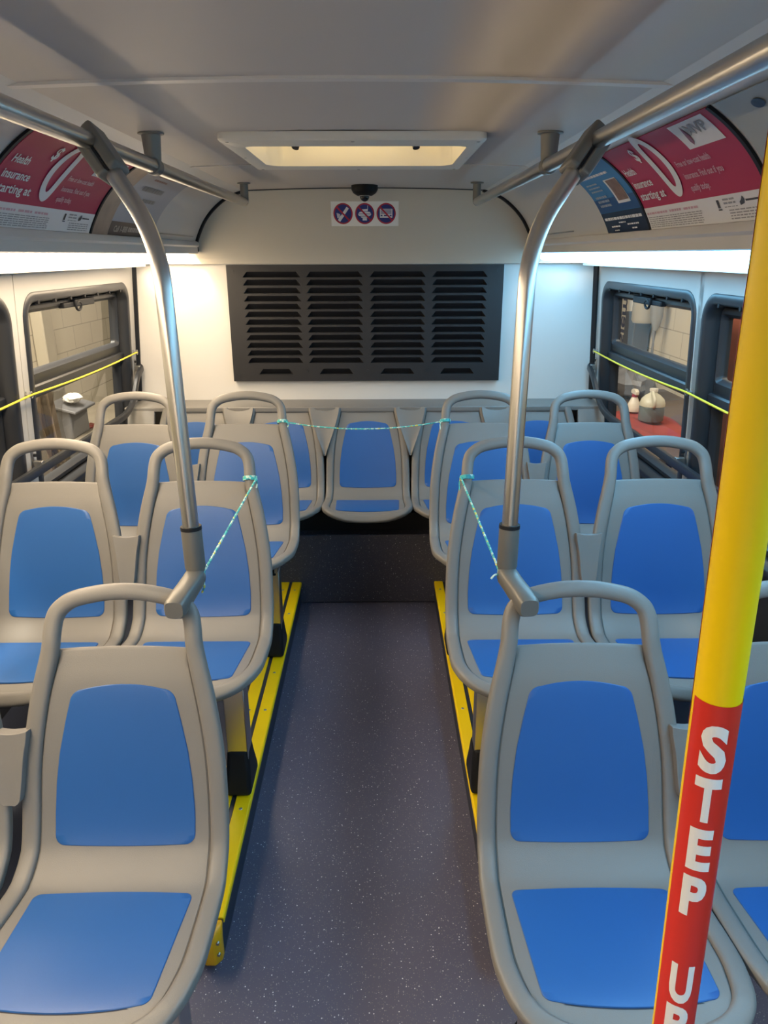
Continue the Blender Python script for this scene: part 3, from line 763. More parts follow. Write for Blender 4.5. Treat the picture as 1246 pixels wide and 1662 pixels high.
# ------------------------------------------------------------------ wall hardware: bell cords and guard bars
for side, sd in ((-1, 'left'), (1, 'right')):
    z = 1.135; X = lambda d: wall_x(side, z)-side*d
    ys = [3.628, 2.475, 1.285, .105] if side < 0 else [3.612, 2.478, 1.315, .135]
    root = thing('bell_cord', 'thin yellow pull cord running along the %s windows' % sd, 'cord', (X(.03), 2.475, z), 'yellow pull cords')
    b = MB(); pts = []
    for a, c in zip(ys, ys[1:]):
        for k in range(12):
            t = k/12; pts.append((0, a+(c-a)*t-2.475, -.010*math.sin(PI*t)))
    pts.append((0, ys[-1]-2.475, 0))
    b.tube(pts, .0038, 8); b.build('cord', M['cord'], root)
    for yy in ys:
        e = MB(); e.tube([(.012*math.cos(q)*0 + side*.0, yy-2.475+.010*math.cos(q), .010*math.sin(q)) for q in [2*PI*k/14 for k in range(14)]], .0028, 6, closed=True)
        e.cyl((side*.006, yy-2.475, 0), (side*.031, yy-2.475, 0), .005, 10); e.lathe([(.001, -.012), (.012, -.012), (.012, .012), (.001, .012)], (side*.028, yy-2.475, 0), 4)
        e.build('eyelet', M['darksteel'], root)
    root = thing('guard_bar', 'black flat bar guarding the lower %s window behind the seats' % sd, 'bar', (wall_x(side, .88)-side*.05, 2.6, .88), 'guard bars across the windows')
    P = [(side*.030, 1.08, .175), (side*.0, 1.07, .175), (-side*.004, .98, .150), (-side*.004, .86, .03), (-side*.004, .74, .0), (0, -1.5, 0)] if side < 0 else [(side*.030, 1.06, .175), (side*.0, 1.05, .175), (-side*.004, .96, .150), (-side*.004, .80, .03), (-side*.004, .66, .004), (0, -1.5, 0)]
    pth = smooth_path(P, .08, 6); rings = []
    for i, p in enumerate(pth):
        t = (pth[min(i+1, len(pth)-1)]-pth[max(i-1, 0)]).normalized(); nx = Vector((1, 0, 0)); nx = (nx-t*nx.dot(t)).normalized() if abs(nx.dot(t)) < .95 else Vector((0, 1, 0))
        uu = nx.cross(t).normalized(); rings.append([p+nx*.010*i2+uu*.015*j2 for i2, j2 in ((-.7, -1), (.7, -1), (1, -.6), (1, .6), (.7, 1), (-.7, 1), (-1, .6), (-1, -.6))])
    b = MB(); b.loft(rings); b.build('bar', M['softblack'], root, smooth=40)
    for yy, zz in (((1.045, .175), (-.125, .01)) if side < 0 else ((1.03, .175), (-.12, .01))):
        b = MB(); b.box(-.006, .006, yy-.012, yy+.014, zz-.05, zz+.045); b.v = [(x+side*(.031 if zz > .1 else .042), y, z) for x, y, z in b.v]
        b.box(min(0, side*.032), max(0, side*.032), yy-.010, yy+.010, zz-.012, zz+.012); bo = b.build('bracket', M['darksteel'], root, bevel=.002)
        for dz in (-.036, .032):
            s = MB(); s.cyl((side*.020, yy, zz+dz), (side*.030, yy, zz+dz), .006, 8); s.build('bolt', M['black'], bo)

# ------------------------------------------------------------------ rear panel, sticker, camera, hatch
root = thing('louvre_panel', 'charcoal louvred access panel on the white rear wall', 'panel', (-.058, 3.70, 1.263))
PX0, PX1, PZ0, PZ1 = -.670, .668, -.279, .278
TF = -.034
b = MB()
cols_x = [(-.596, -.313), (-.290, -.012), (.018, .293), (.320, .592)]
def F(x, z, d=0): return (x, TF+d, z)
zt0 = .249; pitch = .0372; rows_z = [(zt0-i*pitch-.0305, zt0-i*pitch) for i in range(12)]
cells = {}
for (a, c) in cols_x:
    for (lo, hi) in rows_z: cells[(a, c, lo, hi)] = 1
    m = (a+c)/2; cells[(m-.088, m+.088, -.247, -.215)] = 1
# plate face: quads around each louvre cell
def face_quads(x0, x1, z0, z1): b.add([F(x0, z0), F(x1, z0), F(x1, z1), F(x0, z1)], [(0, 1, 2, 3)])
xcuts = [PX0]
for (a, c) in cols_x: xcuts += [a, c]
xcuts.append(PX1)
for i in range(0, len(xcuts)-1, 2): face_quads(xcuts[i], xcuts[i+1], PZ0, PZ1)
for (a, c) in cols_x:
    z_prev = PZ1
    for (lo, hi) in rows_z: face_quads(a, c, hi, z_prev); z_prev = lo
    m = (a+c)/2
    face_quads(a, c, -.215, z_prev); face_quads(a, m-.088, -.247, -.215); face_quads(m+.088, c, -.247, -.215); face_quads(a, c, PZ0, -.247)
for (x0, x1, z0, z1) in cells:
    ch = .021; e = .002; dp = .028
    T = [(x0+e, z0+e), (x1-e, z0+e), (x1-ch-e, z1-e), (x0+ch+e, z1-e)]
    R4 = [(x0, z0), (x1, z0), (x1, z1), (x0, z1)]
    for i in range(4):
        j = (i+1) % 4; b.add([F(*R4[i]), F(*R4[j]), F(*T[j]), F(*T[i])], [(0, 1, 2, 3)])
    D0 = [(x0+ch*.8, z0+e), (x1-ch*.8, z0+e)]
    # slope runs inward from the upper edge, ledge at the bottom
    b.add([F(*T[3]), F(*T[2]), F(D0[1][0], D0[1][1]+.002, dp), F(D0[0][0], D0[0][1]+.002, dp)], [(0, 1, 2, 3)])
    b.add([F(*T[0]), F(*T[1]), F(D0[1][0], D0[1][1]+.002, dp), F(D0[0][0], D0[0][1]+.002, dp)], [(0, 1, 2, 3)])
    b.add([F(*T[0]), F(*T[3]), F(D0[0][0], D0[0][1]+.002, dp)], [(0, 1, 2)]); b.add([F(*T[1]), F(*T[2]), F(D0[1][0], D0[1][1]+.002, dp)], [(0, 1, 2)])
# edges of the plate
for (x0, z0), (x1, z1) in (((PX0, PZ0), (PX1, PZ0)), ((PX1, PZ0), (PX1, PZ1)), ((PX1, PZ1), (PX0, PZ1)), ((PX0, PZ1), (PX0, PZ0))):
    b.add([F(x0, z0), F(x1, z1), (x1, -.001, z1), (x0, -.001, z0)], [(0, 1, 2, 3)])
pl = b.build('plate', M['plate'], root, smooth=0, fix=True)
for x, z in ((-.30, -.228), (.005, -.228), (.306, -.228), (-.64, .25), (.64, .25), (-.64, -.25), (.64, -.25)):
    s = MB(); s.cyl((x, TF, z), (x, TF-.003, z), .007, 10); s.build('bolt', M['softblack'], root)

def rear_map(x, z, n=0.0):
    y = rear_y(z); dy = (rear_y(z+.005)-rear_y(z-.005))/.01
    l = math.hypot(1, dy); return Vector((x, y-n/l, z+n*dy/l))
SC = Vector((-.0575, rear_y(1.764), 1.764))
SX = lambda x, z, n: tuple(rear_map(SC.x+x, SC.z+z, n)-SC)
root = thing('prohibition_sticker', 'white sticker with three blue and red prohibition symbols above the louvred panel', 'sticker', SC)
b = MB(); b.grid(lambda u, v: SX(-.156+.312*u, -.052+.104*v, .0012), 2, 8); b.build('card', mat('sticker_white', (.86, .86, .82), .5), root)
NAVYC = mat('sticker_blue', (.02, .035, .20), .5); REDC = mat('sticker_red', (.42, .02, .045), .5); ICON = mat('sticker_icon_white', (.74, .75, .76), .5)
def disc(mb, cx, cz, r0, r1, n, mi=0, k=40):
    vs = []; fs = []
    for i in range(k):
        a = 2*PI*i/k
        vs += [SX(cx+r1*math.cos(a), cz+r1*math.sin(a), n), SX(cx+r0*math.cos(a), cz+r0*math.sin(a), n)]
    for i in range(k): j = (i+1) % k; fs.append((2*i, 2*j, 2*j+1, 2*i+1))
    mb.add(vs, fs, mi)
def poly(mb, P, n, mi=0): mb.add([SX(x, z, n) for x, z in P], [tuple(range(len(P)))], mi)
def rot_rect(cx, cz, w_, h_, a):
    c, s = math.cos(a), math.sin(a); return [(cx+x*c-z*s, cz+x*s+z*c) for x, z in ((-w_, -h_), (w_, -h_), (w_, h_), (-w_, h_))]
for k, cx in enumerate((-.1005, -.0005, .0985)):
    b = MB(); cz = .001
    disc(b, cx, cz, .0005, .0395, .0018, 0); disc(b, cx, cz, .0385, .0445, .0022, 1)
    if k == 0:
        poly(b, rot_rect(cx+.012, cz+.012, .017, .0065, math.radians(52)), .0022, 2); poly(b, rot_rect(cx-.010, cz-.018, .016, .0065, math.radians(52)), .0022, 2)
        for q in range(3): poly(b, rot_rect(cx-.026+.006*q, cz-.008-.002*q, .002, .011, .15), .0022, 2)
    elif k == 1:
        poly(b, [(cx-.014, cz+.018), (cx+.015, cz+.020), (cx+.014, cz+.010), (cx-.012, cz+.009)], .0022, 2); poly(b, rot_rect(cx+.014, cz+.026, .0012, .008, 0), .0022, 2)
        poly(b, [(cx-.022, cz+.008), (cx+.022, cz+.008), (cx+.030, cz+.0), (cx-.030, cz+.0)], .0022, 2); poly(b, [(cx-.031, cz-.002), (cx+.031, cz-.002), (cx+.024, cz-.010), (cx-.026, cz-.010)], .0022, 2)
        poly(b, [(cx-.020, cz-.012), (cx+.020, cz-.012), (cx+.012, cz-.018), (cx-.014, cz-.018)], .0022, 2); poly(b, rot_rect(cx, cz-.024, .010, .005, 0), .0022, 2)
    else:
        poly(b, rot_rect(cx, cz+.001, .029, .019, 0), .0022, 2)
        for q in range(4): poly(b, rot_rect(cx, cz+.016-.005*q, .025, .0012, 0), .0026, 0)
        poly(b, rot_rect(cx, cz-.008, .010, .003, 0), .0026, 0); poly(b, rot_rect(cx-.021, cz-.008, .004, .003, 0), .0026, 0); poly(b, rot_rect(cx+.021, cz-.008, .004, .003, 0), .0026, 0)
    poly(b, rot_rect(cx, cz, .042, .0035, math.radians(-45)), .0030, 1)
    b.build('symbol', [NAVYC, REDC, ICON], root, smooth=0, fix=False)

root = thing('dome_camera', 'small black dome camera at the rear edge of the ceiling', 'camera', (-.055, 3.455, 1.872))
b = MB(); b.lathe([(.001, .0), (.058, .0), (.058, -.018), (.050, -.032), (.034, -.042), (.001, -.044)], n=32); b.build('housing', mat('camera_black', (.008, .008, .009), .5, spec=.2), root, smooth=30)
b = MB(); b.sphere((0, -.006, -.046), .021, 18); b.build('lens_ball', mat('black_gloss', (.01, .01, .012), .12), root)
b = MB(); b.tube([(.022*math.cos(q), -.006+.022*math.sin(q), -.043) for q in [2*PI*i/24 for i in range(24)]], .0022, 6, closed=True); b.build('lens_ring', M['darksteel'], root)

def lid_mat():
    m, nt, bs = node_mat('hatch_lid'); bs.inputs['Base Color'].default_value = (.80, .74, .60, 1)
    t = nt.nodes.new('ShaderNodeBsdfTranslucent'); t.inputs[0].default_value = (.85, .78, .62, 1); mx = nt.nodes.new('ShaderNodeMixShader'); mx.inputs[0].default_value = .6
    nt.links.new(bs.outputs[0], mx.inputs[1]); nt.links.new(t.outputs[0], mx.inputs[2]); nt.links.new(mx.outputs[0], nt.nodes['Material Output'].inputs[0])
    return m
root = thing('roof_hatch', 'white framed roof hatch recessed in the ceiling', 'hatch', (XC, 2.30, 1.87))
HM = mat('hatch_plastic', (.72, .69, .62), .4); HL = lid_mat()
def hp(x, y, z): return (x-XC, y-2.30, z-1.87)
def hring(i, z, r): return [hp(x, y, z) for x, y in rrect(HX0-.05+i, HX1+.035+.012-i, HY0-.085+i, HY1+.10-i, r, 5)]
b = MB(); cx0, cx1 = HX0, HX1
outer = lambda i, z: [hp(x, y, z+ceil_z(x)-1.872) for x, y in rrect(-.393+i, .272-i, 1.970+i, 2.626-i, .02, 5)]
inner = lambda i, z: [hp(x, y, z) for x, y in rrect(HX0+i, HX1-i, HY0+i, HY1-i, .05, 5)]
b.loft([outer(0, 1.873), outer(0, 1.858), outer(.004, 1.853), inner(-.012, 1.846), inner(0, 1.850), inner(.003, 1.93), inner(-.02, 1.96)], caps=False)
b.build('hatch_frame', HM, root, smooth=40)
b = MB(); b.loft([[hp(x, y, z) for x, y in rrect(HX0-.02, HX1+.02, HY0-.02, HY1+.02, .05, 5)] for z in (1.958, 1.975)]); b.build('hatch_lid', HL, root, smooth=30)
for x in (-.245, .118):
    b = MB(); b.tube([hp(x, 2.47, 1.958), hp(x, 2.465, 1.915), hp(x*1.02, 2.455, 1.893)], [.012, .013, .011], 12); b.build('latch_knob', M['black'], root)
for x, y in ((-.372, 1.995), (-.06, 1.99), (.252, 1.995), (.256, 2.30), (-.377, 2.30), (-.372, 2.60), (-.06, 2.61), (.252, 2.60)):
    b = MB(); b.lathe([(.001, .0), (.006, .0), (.005, -.004), (.001, -.005)], hp(x, y, 1.852+.0), 10); b.build('screw', M['darksteel'], root)

# ------------------------------------------------------------------ advertising cards in the coves
CR = mat('ad_crimson', (.50, .022, .085), .5); ADW = mat('ad_white', (.86, .84, .83), .5); PINK = mat('ad_pink_text', (.70, .42, .48), .4)
GRTX = mat('ad_grey_text', (.36, .35, .35), .5); DKTX = mat('ad_dark_text', (.06, .06, .07), .5); ADB = mat('ad_blue', (.05, .24, .52), .5); ADN = mat('ad_navy', (.010, .022, .06), .35)
ADM = mat('ad_mid_blue', (.02, .09, .27), .35)
BROWN = mat('ad_brown', (.10, .075, .065), .4); BEIGE = mat('ad_beige', (.50, .45, .40), .4); PBL = mat('ad_pale_blue', (.40, .42, .47), .4); PHOTO = mat('ad_photo_skin', (.26, .15, .11), .5, var=.5, vscale=40)
TAN = mat('ad_tan', (.36, .27, .21), .4, var=.3, vscale=18); PLUM = mat('ad_plum', (.22, .05, .10), .4)
VB = v_of_z(1.648); VT = v_of_z(1.829)
class Ad:
    """x runs in reading direction from the card's left end, y up the cove from the card's bottom"""
    def __init__(s, side, ystart, width): s.side, s.y0, s.w = side, ystart, width; s.h = VT-VB
    def pt(s, x, y, n=.004):
        return tuple(Vector(cove_pt(s.side, s.y0 - s.side*x, VB+y, n)) - s.base)
    def start(s, name, label):
        s.base = Vector(cove_pt(s.side, s.y0 - s.side*s.w/2, VB, 0)); s.root = thing(name, label, 'advert', s.base, 'advertising cards in the coves')
    def rect(s, mb, x0, x1, y0, y1, n, mi=0): mb.grid(lambda u, v: s.pt(x0+(x1-x0)*u, y0+(y1-y0)*v, n), 2, max(1, int((y1-y0)/.012)), mi)
    def card(s, m):
        b = MB()
        b.loft([[s.pt(x, s.h*v/18, n) for x, n in ((0, .001), (0, .0035), (s.w, .0035), (s.w, .001))] for v in range(19)]); return b.build('card', m, s.root, smooth=30)
    def patch(s, name, x0, x1, y0, y1, n, m): b = MB(); s.rect(b, x0, x1, y0, y1, n); return b.build(name, m, s.root, smooth=30, fix=False)
    def text(s, items, name, m, n=.0054):
        b = MB()
        for (t, x, y, h, wd) in items: text_mapped(b, t, lambda px, py: s.pt(px, py, n), x, y, h, width=wd, bold=.03, cut=.02)
        return b.build(name, m, s.root, smooth=0, fix=False)
    def lines(s, name, items, m, n=.0052):
        b = MB()
        for (x0, x1, y, h) in items:
            x = x0
            while x < x1-.004:
                l = random.uniform(.008, .028); s.rect(b, x, min(x+l, x1), y, y+h, n); x += l+.0035
        return b.build(name, m, s.root, smooth=0, fix=False)
yv = lambda z: v_of_z(z)-VB
def red_ad(side, y0, label):
    A = Ad(side, y0, .635); A.start('red_advert', label); A.card(CR)
    zw = yv(1.700)
    A.patch('white_band', 0, A.w, 0, zw, .0042, ADW)
    A.text([('Health', .022, yv(1.776), .022, .075), ('insurance', .022, yv(1.747), .022, .125), ('starting at', .022, yv(1.719), .022, .165)], 'headline', ADW)
    # big zero with the small dollar sign
    b = MB(); cx, cy = .262, (yv(1.712)+yv(1.835))/2; hh = (yv(1.835)-yv(1.712))/2; k = 48
    vs = []; fs = []
    for i in range(k):
        a = 2*PI*i/k; vs += [A.pt(cx+.050*math.cos(a), cy+hh*math.sin(a), .0054), A.pt(cx+.023*math.cos(a), cy+(hh-.026)*math.sin(a), .0054)]
    for i in range(k): j = (i+1) % k; fs.append((2*i, 2*j, 2*j+1, 2*i+1))
    b.add(vs, fs); b.build('zero', ADW, A.root, smooth=0, fix=False)
    A.text([('$', .165, yv(1.797), .038, .028)], 'dollar_sign', ADW)
    A.text([('Free or low-cost health', .335, yv(1.766), .015, .165), ('insurance. Find out if you', .335, yv(1.742), .015, .185), ('qualify today.', .335, yv(1.718), .015, .095)], 'small_text', PINK)
    A.patch('logo_box', .445, .605, yv(1.787), A.h-.006, .0044, ADW)
    A.text([('MVP', .50, yv(1.806), .026, .085)], 'logo_letters', GRTX)
    b = MB(); b.add([A.pt(x, y, .0056) for x, y in ((.482, yv(1.792)), (.492, yv(1.797)), (.497, yv(1.806)), (.490, yv(1.822)), (.480, yv(1.808)), (.477, yv(1.798)))], [(0, 1, 2, 3, 4, 5)]); b.build('logo_flame', PLUM, A.root, smooth=0, fix=False)
    A.lines('web_address', [(.012, .15, .040, .0055), (.165, .235, .040, .006), (.25, .33, .040, .0055)], PINK)
    A.lines('fine_print', [(.012, .34, .031-.0052*i, .0022) for i in range(6)], GRTX); A.lines('fine_print', [(.47, .61, .024-.006*i, .0026) for i in range(4)], GRTX)
    b = MB(); A.rect(b, .425, .436, .032, .050, .0052); A.rect(b, .424, .440, .027, .030, .0052); A.rect(b, .428, .431, .036, .046, .0056); b.build('emblem', DKTX, A.root, smooth=0, fix=False)
    A.lines('partner_logo', [(.455, .505, .047, .004), (.455, .510, .039, .004), (.455, .512, .032, .0018)], GRTX)
    b = MB(); b.add([A.pt(x, y, .0052) for x, y in ((.525, .033), (.542, .036), (.546, .044), (.540, .052), (.532, .044), (.524, .040))], [(0, 1, 2, 3, 4, 5)]); A.rect(b, .55, .60, .040, .044, .0052); b.build('company_logo', DKTX, A.root, smooth=0, fix=False)
    return A
red_ad(1, 2.060, 'crimson health insurance card with a large white 0 in the right cove')
red_ad(-1, 1.652, 'faded crimson health insurance card with a large white 0 in the left cove')
A = Ad(1, 2.440, .372); A.start('blue_advert', 'blue to navy card with a small portrait photo in the right cove'); A.card(ADB)
A.patch('navy_band', 0, A.w, 0, yv(1.705), .0042, ADN)
A.patch('mid_band', 0, A.w, yv(1.706), yv(1.742), .0042, ADM)
A.patch('photo_border', .21, .315, yv(1.724), yv(1.784), .0046, ADW); A.patch('portrait_photo', .225, .312, yv(1.731), yv(1.782), .0050, PHOTO)
A.lines('headline', [(.03, .30, yv(1.796), .008)], ADW); A.lines('list_text', [(.04, .15, yv(1.780)-.0125*i, .005) for i in range(3)], PBL)
A.lines('bold_list', [(.04, .145, yv(1.745)-.0145*i, .0075) for i in range(3)], PBL)
A.lines('slogan', [(.02, .35, yv(1.684), .0085)], ADW); A.lines('caption', [(.14, .20, yv(1.674), .004), (.06, .14, yv(1.664), .0045), (.21, .31, yv(1.667), .0045), (.08, .125, yv(1.653), .004), (.24, .28, yv(1.656), .004)], ADW)
A = Ad(-1, 2.310, .60); A.start('beige_advert', 'washed out beige card with a brown phone number band in the left cove'); A.card(BEIGE)
A.patch('picture_strip', 0, .13, 0, A.h, .0042, TAN); A.patch('pale_area', .13, .60, yv(1.69), A.h, .0042, PBL)
A.patch('brown_band', .13, .60, 0, yv(1.690), .0046, BROWN); A.text([('Call 1-888', .17, yv(1.660), .020, .13)], 'phone_text', BEIGE, .0056); A.lines('phone_digits', [(.31, .55, yv(1.662), .016)], BEIGE, .0056)
A.lines('red_text', [(.24, .42, yv(1.826), .009), (.24, .38, yv(1.815), .008)], mat('ad_dull_red', (.30, .17, .15), .5)); AG = mat('ad_grey', (.27, .26, .25), .5); A.lines('grey_headline', [(.22, .44, yv(1.785), .020)], AG); A.lines('grey_headline', [(.30, .44, yv(1.755), .014)], AG)
# a further card near the front on the right, only its corner shows
A = Ad(1, 1.395, .40); A.start('plain_advert', 'plain pale card with a dark dot at the top right edge of the photo'); A.card(mat('ad_pale', (.42, .44, .42), .4))
b = MB(); b.add([A.pt(.115+.018*math.cos(q), A.h-.03+.010*math.sin(q), .0054) for q in [2*PI*i/20 for i in range(20)]], [tuple(range(20))]); b.build('dot', ADN, A.root, smooth=0, fix=False)
# dark dividers between the cards
for side, ys in ((1, (2.064, 1.415)), (-1, (1.636, 2.299))):
    for y in ys:
        o_ = Vector(cove_pt(side, y, VB)); b = MB()
        b.loft([[tuple(Vector(cove_pt(side, y+dy, VB+(VT-VB)*v/16, n))-o_) for dy, n in ((-.006, .0005), (-.006, .006), (.006, .006), (.006, .0005))] for v in range(17)])
        o = b.build('card_divider', M['black'], None, smooth=30); o.location = o_
        tag(o, {(1, 2.064): 'dark curved strip between the crimson and the blue card', (1, 1.415): 'dark curved strip at the near end of the right crimson card', (-1, 1.636): 'dark curved strip at the near end of the left crimson card', (-1, 2.299): 'dark curved strip between the left crimson card and the beige card'}[(side, y)], 'strip', 'card dividers')

# ------------------------------------------------------------------ ropes
def rope_mat():
    m, nt, bs = node_mat('teal_rope'); bs.inputs['Roughness'].default_value = .6
    tc = nt.nodes.new('ShaderNodeTexCoord'); n = nt.nodes.new('ShaderNodeTexVoronoi'); n.inputs['Scale'].default_value = 110
    r = nt.nodes.new('ShaderNodeValToRGB'); r.color_ramp.interpolation = 'CONSTANT'
    e = r.color_ramp.elements; e[0].position = 0; e[0].color = (.10, .58, .56, 1); e[1].position = .45; e[1].color = (.62, .85, .78, 1)
    k = e.new(.7); k.color = (.70, .68, .12, 1); k = e.new(.82); k.color = (.06, .35, .42, 1)
    sp = nt.nodes.new('ShaderNodeSeparateColor')
    nt.links.new(tc.outputs['Object'], n.inputs['Vector']); nt.links.new(n.outputs['Color'], sp.inputs[0]); nt.links.new(sp.outputs[0], r.inputs[0]); nt.links.new(r.outputs[0], bs.inputs['Base Color'])
    return m
ROPE = rope_mat()
def rope(label, A_, B_, sag, loops):
    """loops: list of (centre, axis, radius a, turns)"""
    A_, B_ = Vector(A_), Vector(B_); root = thing('rope', label, 'rope', A_, 'teal ropes tied to the seats')
    b = MB(); N = 60
    for ph in (0, PI):
        pts = []
        for i in range(N*2+1):
            t = i/(N*2); p = A_.lerp(B_, t) - Vector((0, 0, sag*4*t*(1-t))) - A_
            tang = (B_-A_).normalized(); u = tang.cross(Vector((0, 0, 1))).normalized(); v = u.cross(tang)
            q = t*(B_-A_).length/.016*2*PI+ph; pts.append(p+u*.0015*math.cos(q)+v*.0015*math.sin(q))
        b.tube(pts, .0019, 6)
    b.build('strand', ROPE, root)
    for c, ax, rad, tails in loops:
        c = Vector(c)-A_; ax = Vector(ax).normalized(); u = ax.orthogonal().normalized(); v = ax.cross(u)
        b = MB()
        b.tube([c + ax*(-.006+.012*i/48) + (u*math.cos(2*PI*i/16)+v*math.sin(2*PI*i/16))*rad for i in range(49)], .0024, 6)
        for tl in tails: b.tube(catmull([tuple(c+Vector(p)) for p in tl], 5), .0022, 6)
        k = tails[0][0]
        b.sphere(c+Vector(k), .0055, 8)
        b.build('knot', ROPE, root)
def handle_world(x, row, s, hx): p = seat_pt(hx, s, 0, False); return Vector((x+p[0], ROWY[row]+p[1], (PH if row else 0)+p[2]))
tg = lambda s: Vector((0, SP.tan(s)[0], SP.tan(s)[1]))
hA = handle_world(-.517, 2, .848, .141); hB = handle_world(.404, 2, .848, -.141)
rope('teal rope slung across the aisle between the third row seats', hA+Vector((.018, -.008, 0)), hB+Vector((-.018, -.008, 0)), .028,
     [(hA, tg(.848), .0195, [[(.018, -.010, .002), (.026, -.02, -.004), (.022, -.022, -.016)]]), (hB, tg(.848), .0195, [[(-.018, -.010, .002), (-.022, -.02, -.01), (-.02, -.02, -.03)]])])
hA = handle_world(-.517, 1, .848, .141); pL = Vector((-.391, 1.412, .943))
rope('teal rope from the second row left seat to the foot of the left pole', hA+Vector((.018, -.010, 0)), pL+Vector((.016, -.012, .004)), 0,
     [(hA, tg(.848), .0195, [[(.018, -.010, .002), (.024, -.02, -.006), (.020, -.02, -.022)]]), (pL, (0, 0, 1), .0175, [[(.016, -.012, .0), (.020, -.018, -.02), (.014, -.02, -.034)]])])
hA = handle_world(.400, 1, .848, -.141); pR = Vector((.273, 1.412, .943))
rope('teal rope from the second row right seat to the foot of the right pole', hA+Vector((-.018, -.010, 0)), pR+Vector((-.016, -.012, .004)), 0,
     [(hA, tg(.848), .0195, [[(-.018, -.010, .002), (-.024, -.018, -.012), (-.022, -.02, -.04)]]), (pR, (0, 0, 1), .0175, [[(-.016, -.012, .0), (-.028, -.018, .002), (-.036, -.02, -.006)]])])

# ------------------------------------------------------------------ garage seen through the windows
structure(MB().box(-2.78, -2.70, -1.5, 8.5, -.6, 3.6).build('wall_garage_left', M['block'], smooth=0))
structure(MB().box(2.40, 2.48, -1.5, 8.5, -.6, 3.6).build('wall_garage_right', M['block'], smooth=0))
structure(MB().box(-2.78, 2.48, -1.5, 8.5, -.65, -.6).build('floor_garage', M['concrete'], smooth=0))
GF = -.6
GREYC = mat('cabinet_grey', (.16, .16, .17), .5); BEI = mat('pipe_beige', (.42, .37, .28), .6); PAPER = mat('crumpled_paper', (.70, .68, .62), .7, bump=.6, bscale=60)
SCRAP = mat('red_scrap', (.35, .05, .03), .5); BENCH = mat('bench_top', (.30, .26, .20), .6, var=.2); REDT = mat('red_cloth', (.30, .05, .045), .7, bump=.5, bscale=50, var=.2)
FILM = glass_mat('plastic_film', (.72, .70, .66)); BAG = mat('grey_bag', (.17, .17, .18), .45, bump=.8, bscale=25, var=.3); NOZ = mat('white_nozzle', (.66, .60, .50), .4)
LIQ = mat('jug_liquid', (.16, .20, .20), .25); JUGP = mat('jug_plastic', (.58, .55, .43), .35); RBR = mat('red_brown_cabinet', (.20, .055, .03), .5, var=.2)
SIGNW = mat('sign_face', (.62, .58, .50), .5); SIGNT = mat('sign_blue_grey_text', (.06, .07, .12), .5)
# left side
root = thing('wall_pipe', 'beige square duct on the block wall outside the left window', 'duct', (-2.66, 5.88, 1.0))
b = MB(); b.box(-.035, .06, -.09, .09, -1.55, 2.4); b.build('duct', BEI, root, bevel=.01)
for z in (-.6, .5, 1.2): b = MB(); b.box(-.035, .066, -.12, .12, z-.02, z+.02); b.build('strap', BEI, root)
root = thing('garage_bench', 'beige workbench against the block wall outside the left window', 'workbench', (-2.35, 5.2, GF))
b = MB(); b.box(-.20, .36, -.50, 1.0, .96, 1.0); b.build('bench_top', BENCH, root, bevel=.005)
for x in (-.16, .30):
    for y in (-.44, .92): b = MB(); b.box(x-.03, x+.03, y-.03, y+.03, 0, .96); b.build('leg', GREYC, root)
root = thing('grey_bin', 'dark grey cabinet with a slanted lid on the bench outside the left window', 'cabinet', (-2.2, 5.0, .40))
b = MB(); b.loft([[(x, y, z) for x, y in ((-.14, -.17), (.12, -.17), (.12, .13), (-.14, .13))] for z in (0, .20)]); b.build('body', GREYC, root, bevel=.01)
b = MB(); b.box(-.16, -.02, -.19, .14, .20, .39); b.build('upper_box', mat('cabinet_pale', (.27, .25, .21), .6), root, bevel=.01)
b = MB(); b.obox((.06, -.02, .215), (.11, 0, -.03), (0, .18, 0), (.002, 0, .010)); b.build('lid', GREYC, root, bevel=.006)
def crumple(name, loc, r, m, lab, cat, sq=(1, 1, .5), seed=1):
    random.seed(seed); b = MB(); b.sphere((0, 0, 0), r, 18)
    b.v = [tuple(c*s*(1+random.uniform(-.22, .22)) for c, s in zip(v, sq)) for v in b.v]
    o = b.build(name, m, None, smooth=25); o.location = loc; return tag(o, lab, cat)
crumple('crumpled_paper', (-2.10, 4.95, .664), .06, PAPER, 'white crumpled paper on the grey cabinet outside the left window', 'paper', (1.1, 1.3, .5), 3)
crumple('red_scrap', (-2.1, 5.19, .415), .032, SCRAP, 'small red scrap on the bench outside the left window', 'scrap', (1, 1.3, .6), 5)
for k, (y, tilt, lab) in enumerate(((4.55, .10, 'dark brown plank leaning outside the left window, nearest the cabinet'), (4.42, .13, 'dark brown plank leaning outside the left window, middle of three'), (4.18, .05, 'wide brown plank leaning outside the left window, partly under film'))):
    b = MB(); wv = .035 if k < 2 else .07
    b.obox((0, 0, .72), (.015, 0, 0), (0, wv, 0), (-.09, tilt, .72)); o = b.build('plank', M['wood'], None, bevel=.003); o.location = (-2.02, y-.05, GF); tag(o, lab, 'plank', 'planks leaning in the garage')
random.seed(11)
root = thing('film_wrap', 'clear crumpled plastic film hanging over the leaning planks', 'plastic film', (-1.92, 4.12, .2))
b = MB(); ph = [random.uniform(0, 6) for _ in range(8)]
def film(u, v):
    return (.05*math.sin(9*u+ph[0]+2*v)+.03*math.sin(21*u+ph[1]-3*v)+.02*math.sin(14*v+ph[2]), (u-.5)*(.28+.30*(1-v)), -.55+1.2*v+.02*math.sin(17*u+ph[3]))
b.grid(film, 26, 18); b.build('sheet', FILM, root, smooth=60, fix=False)
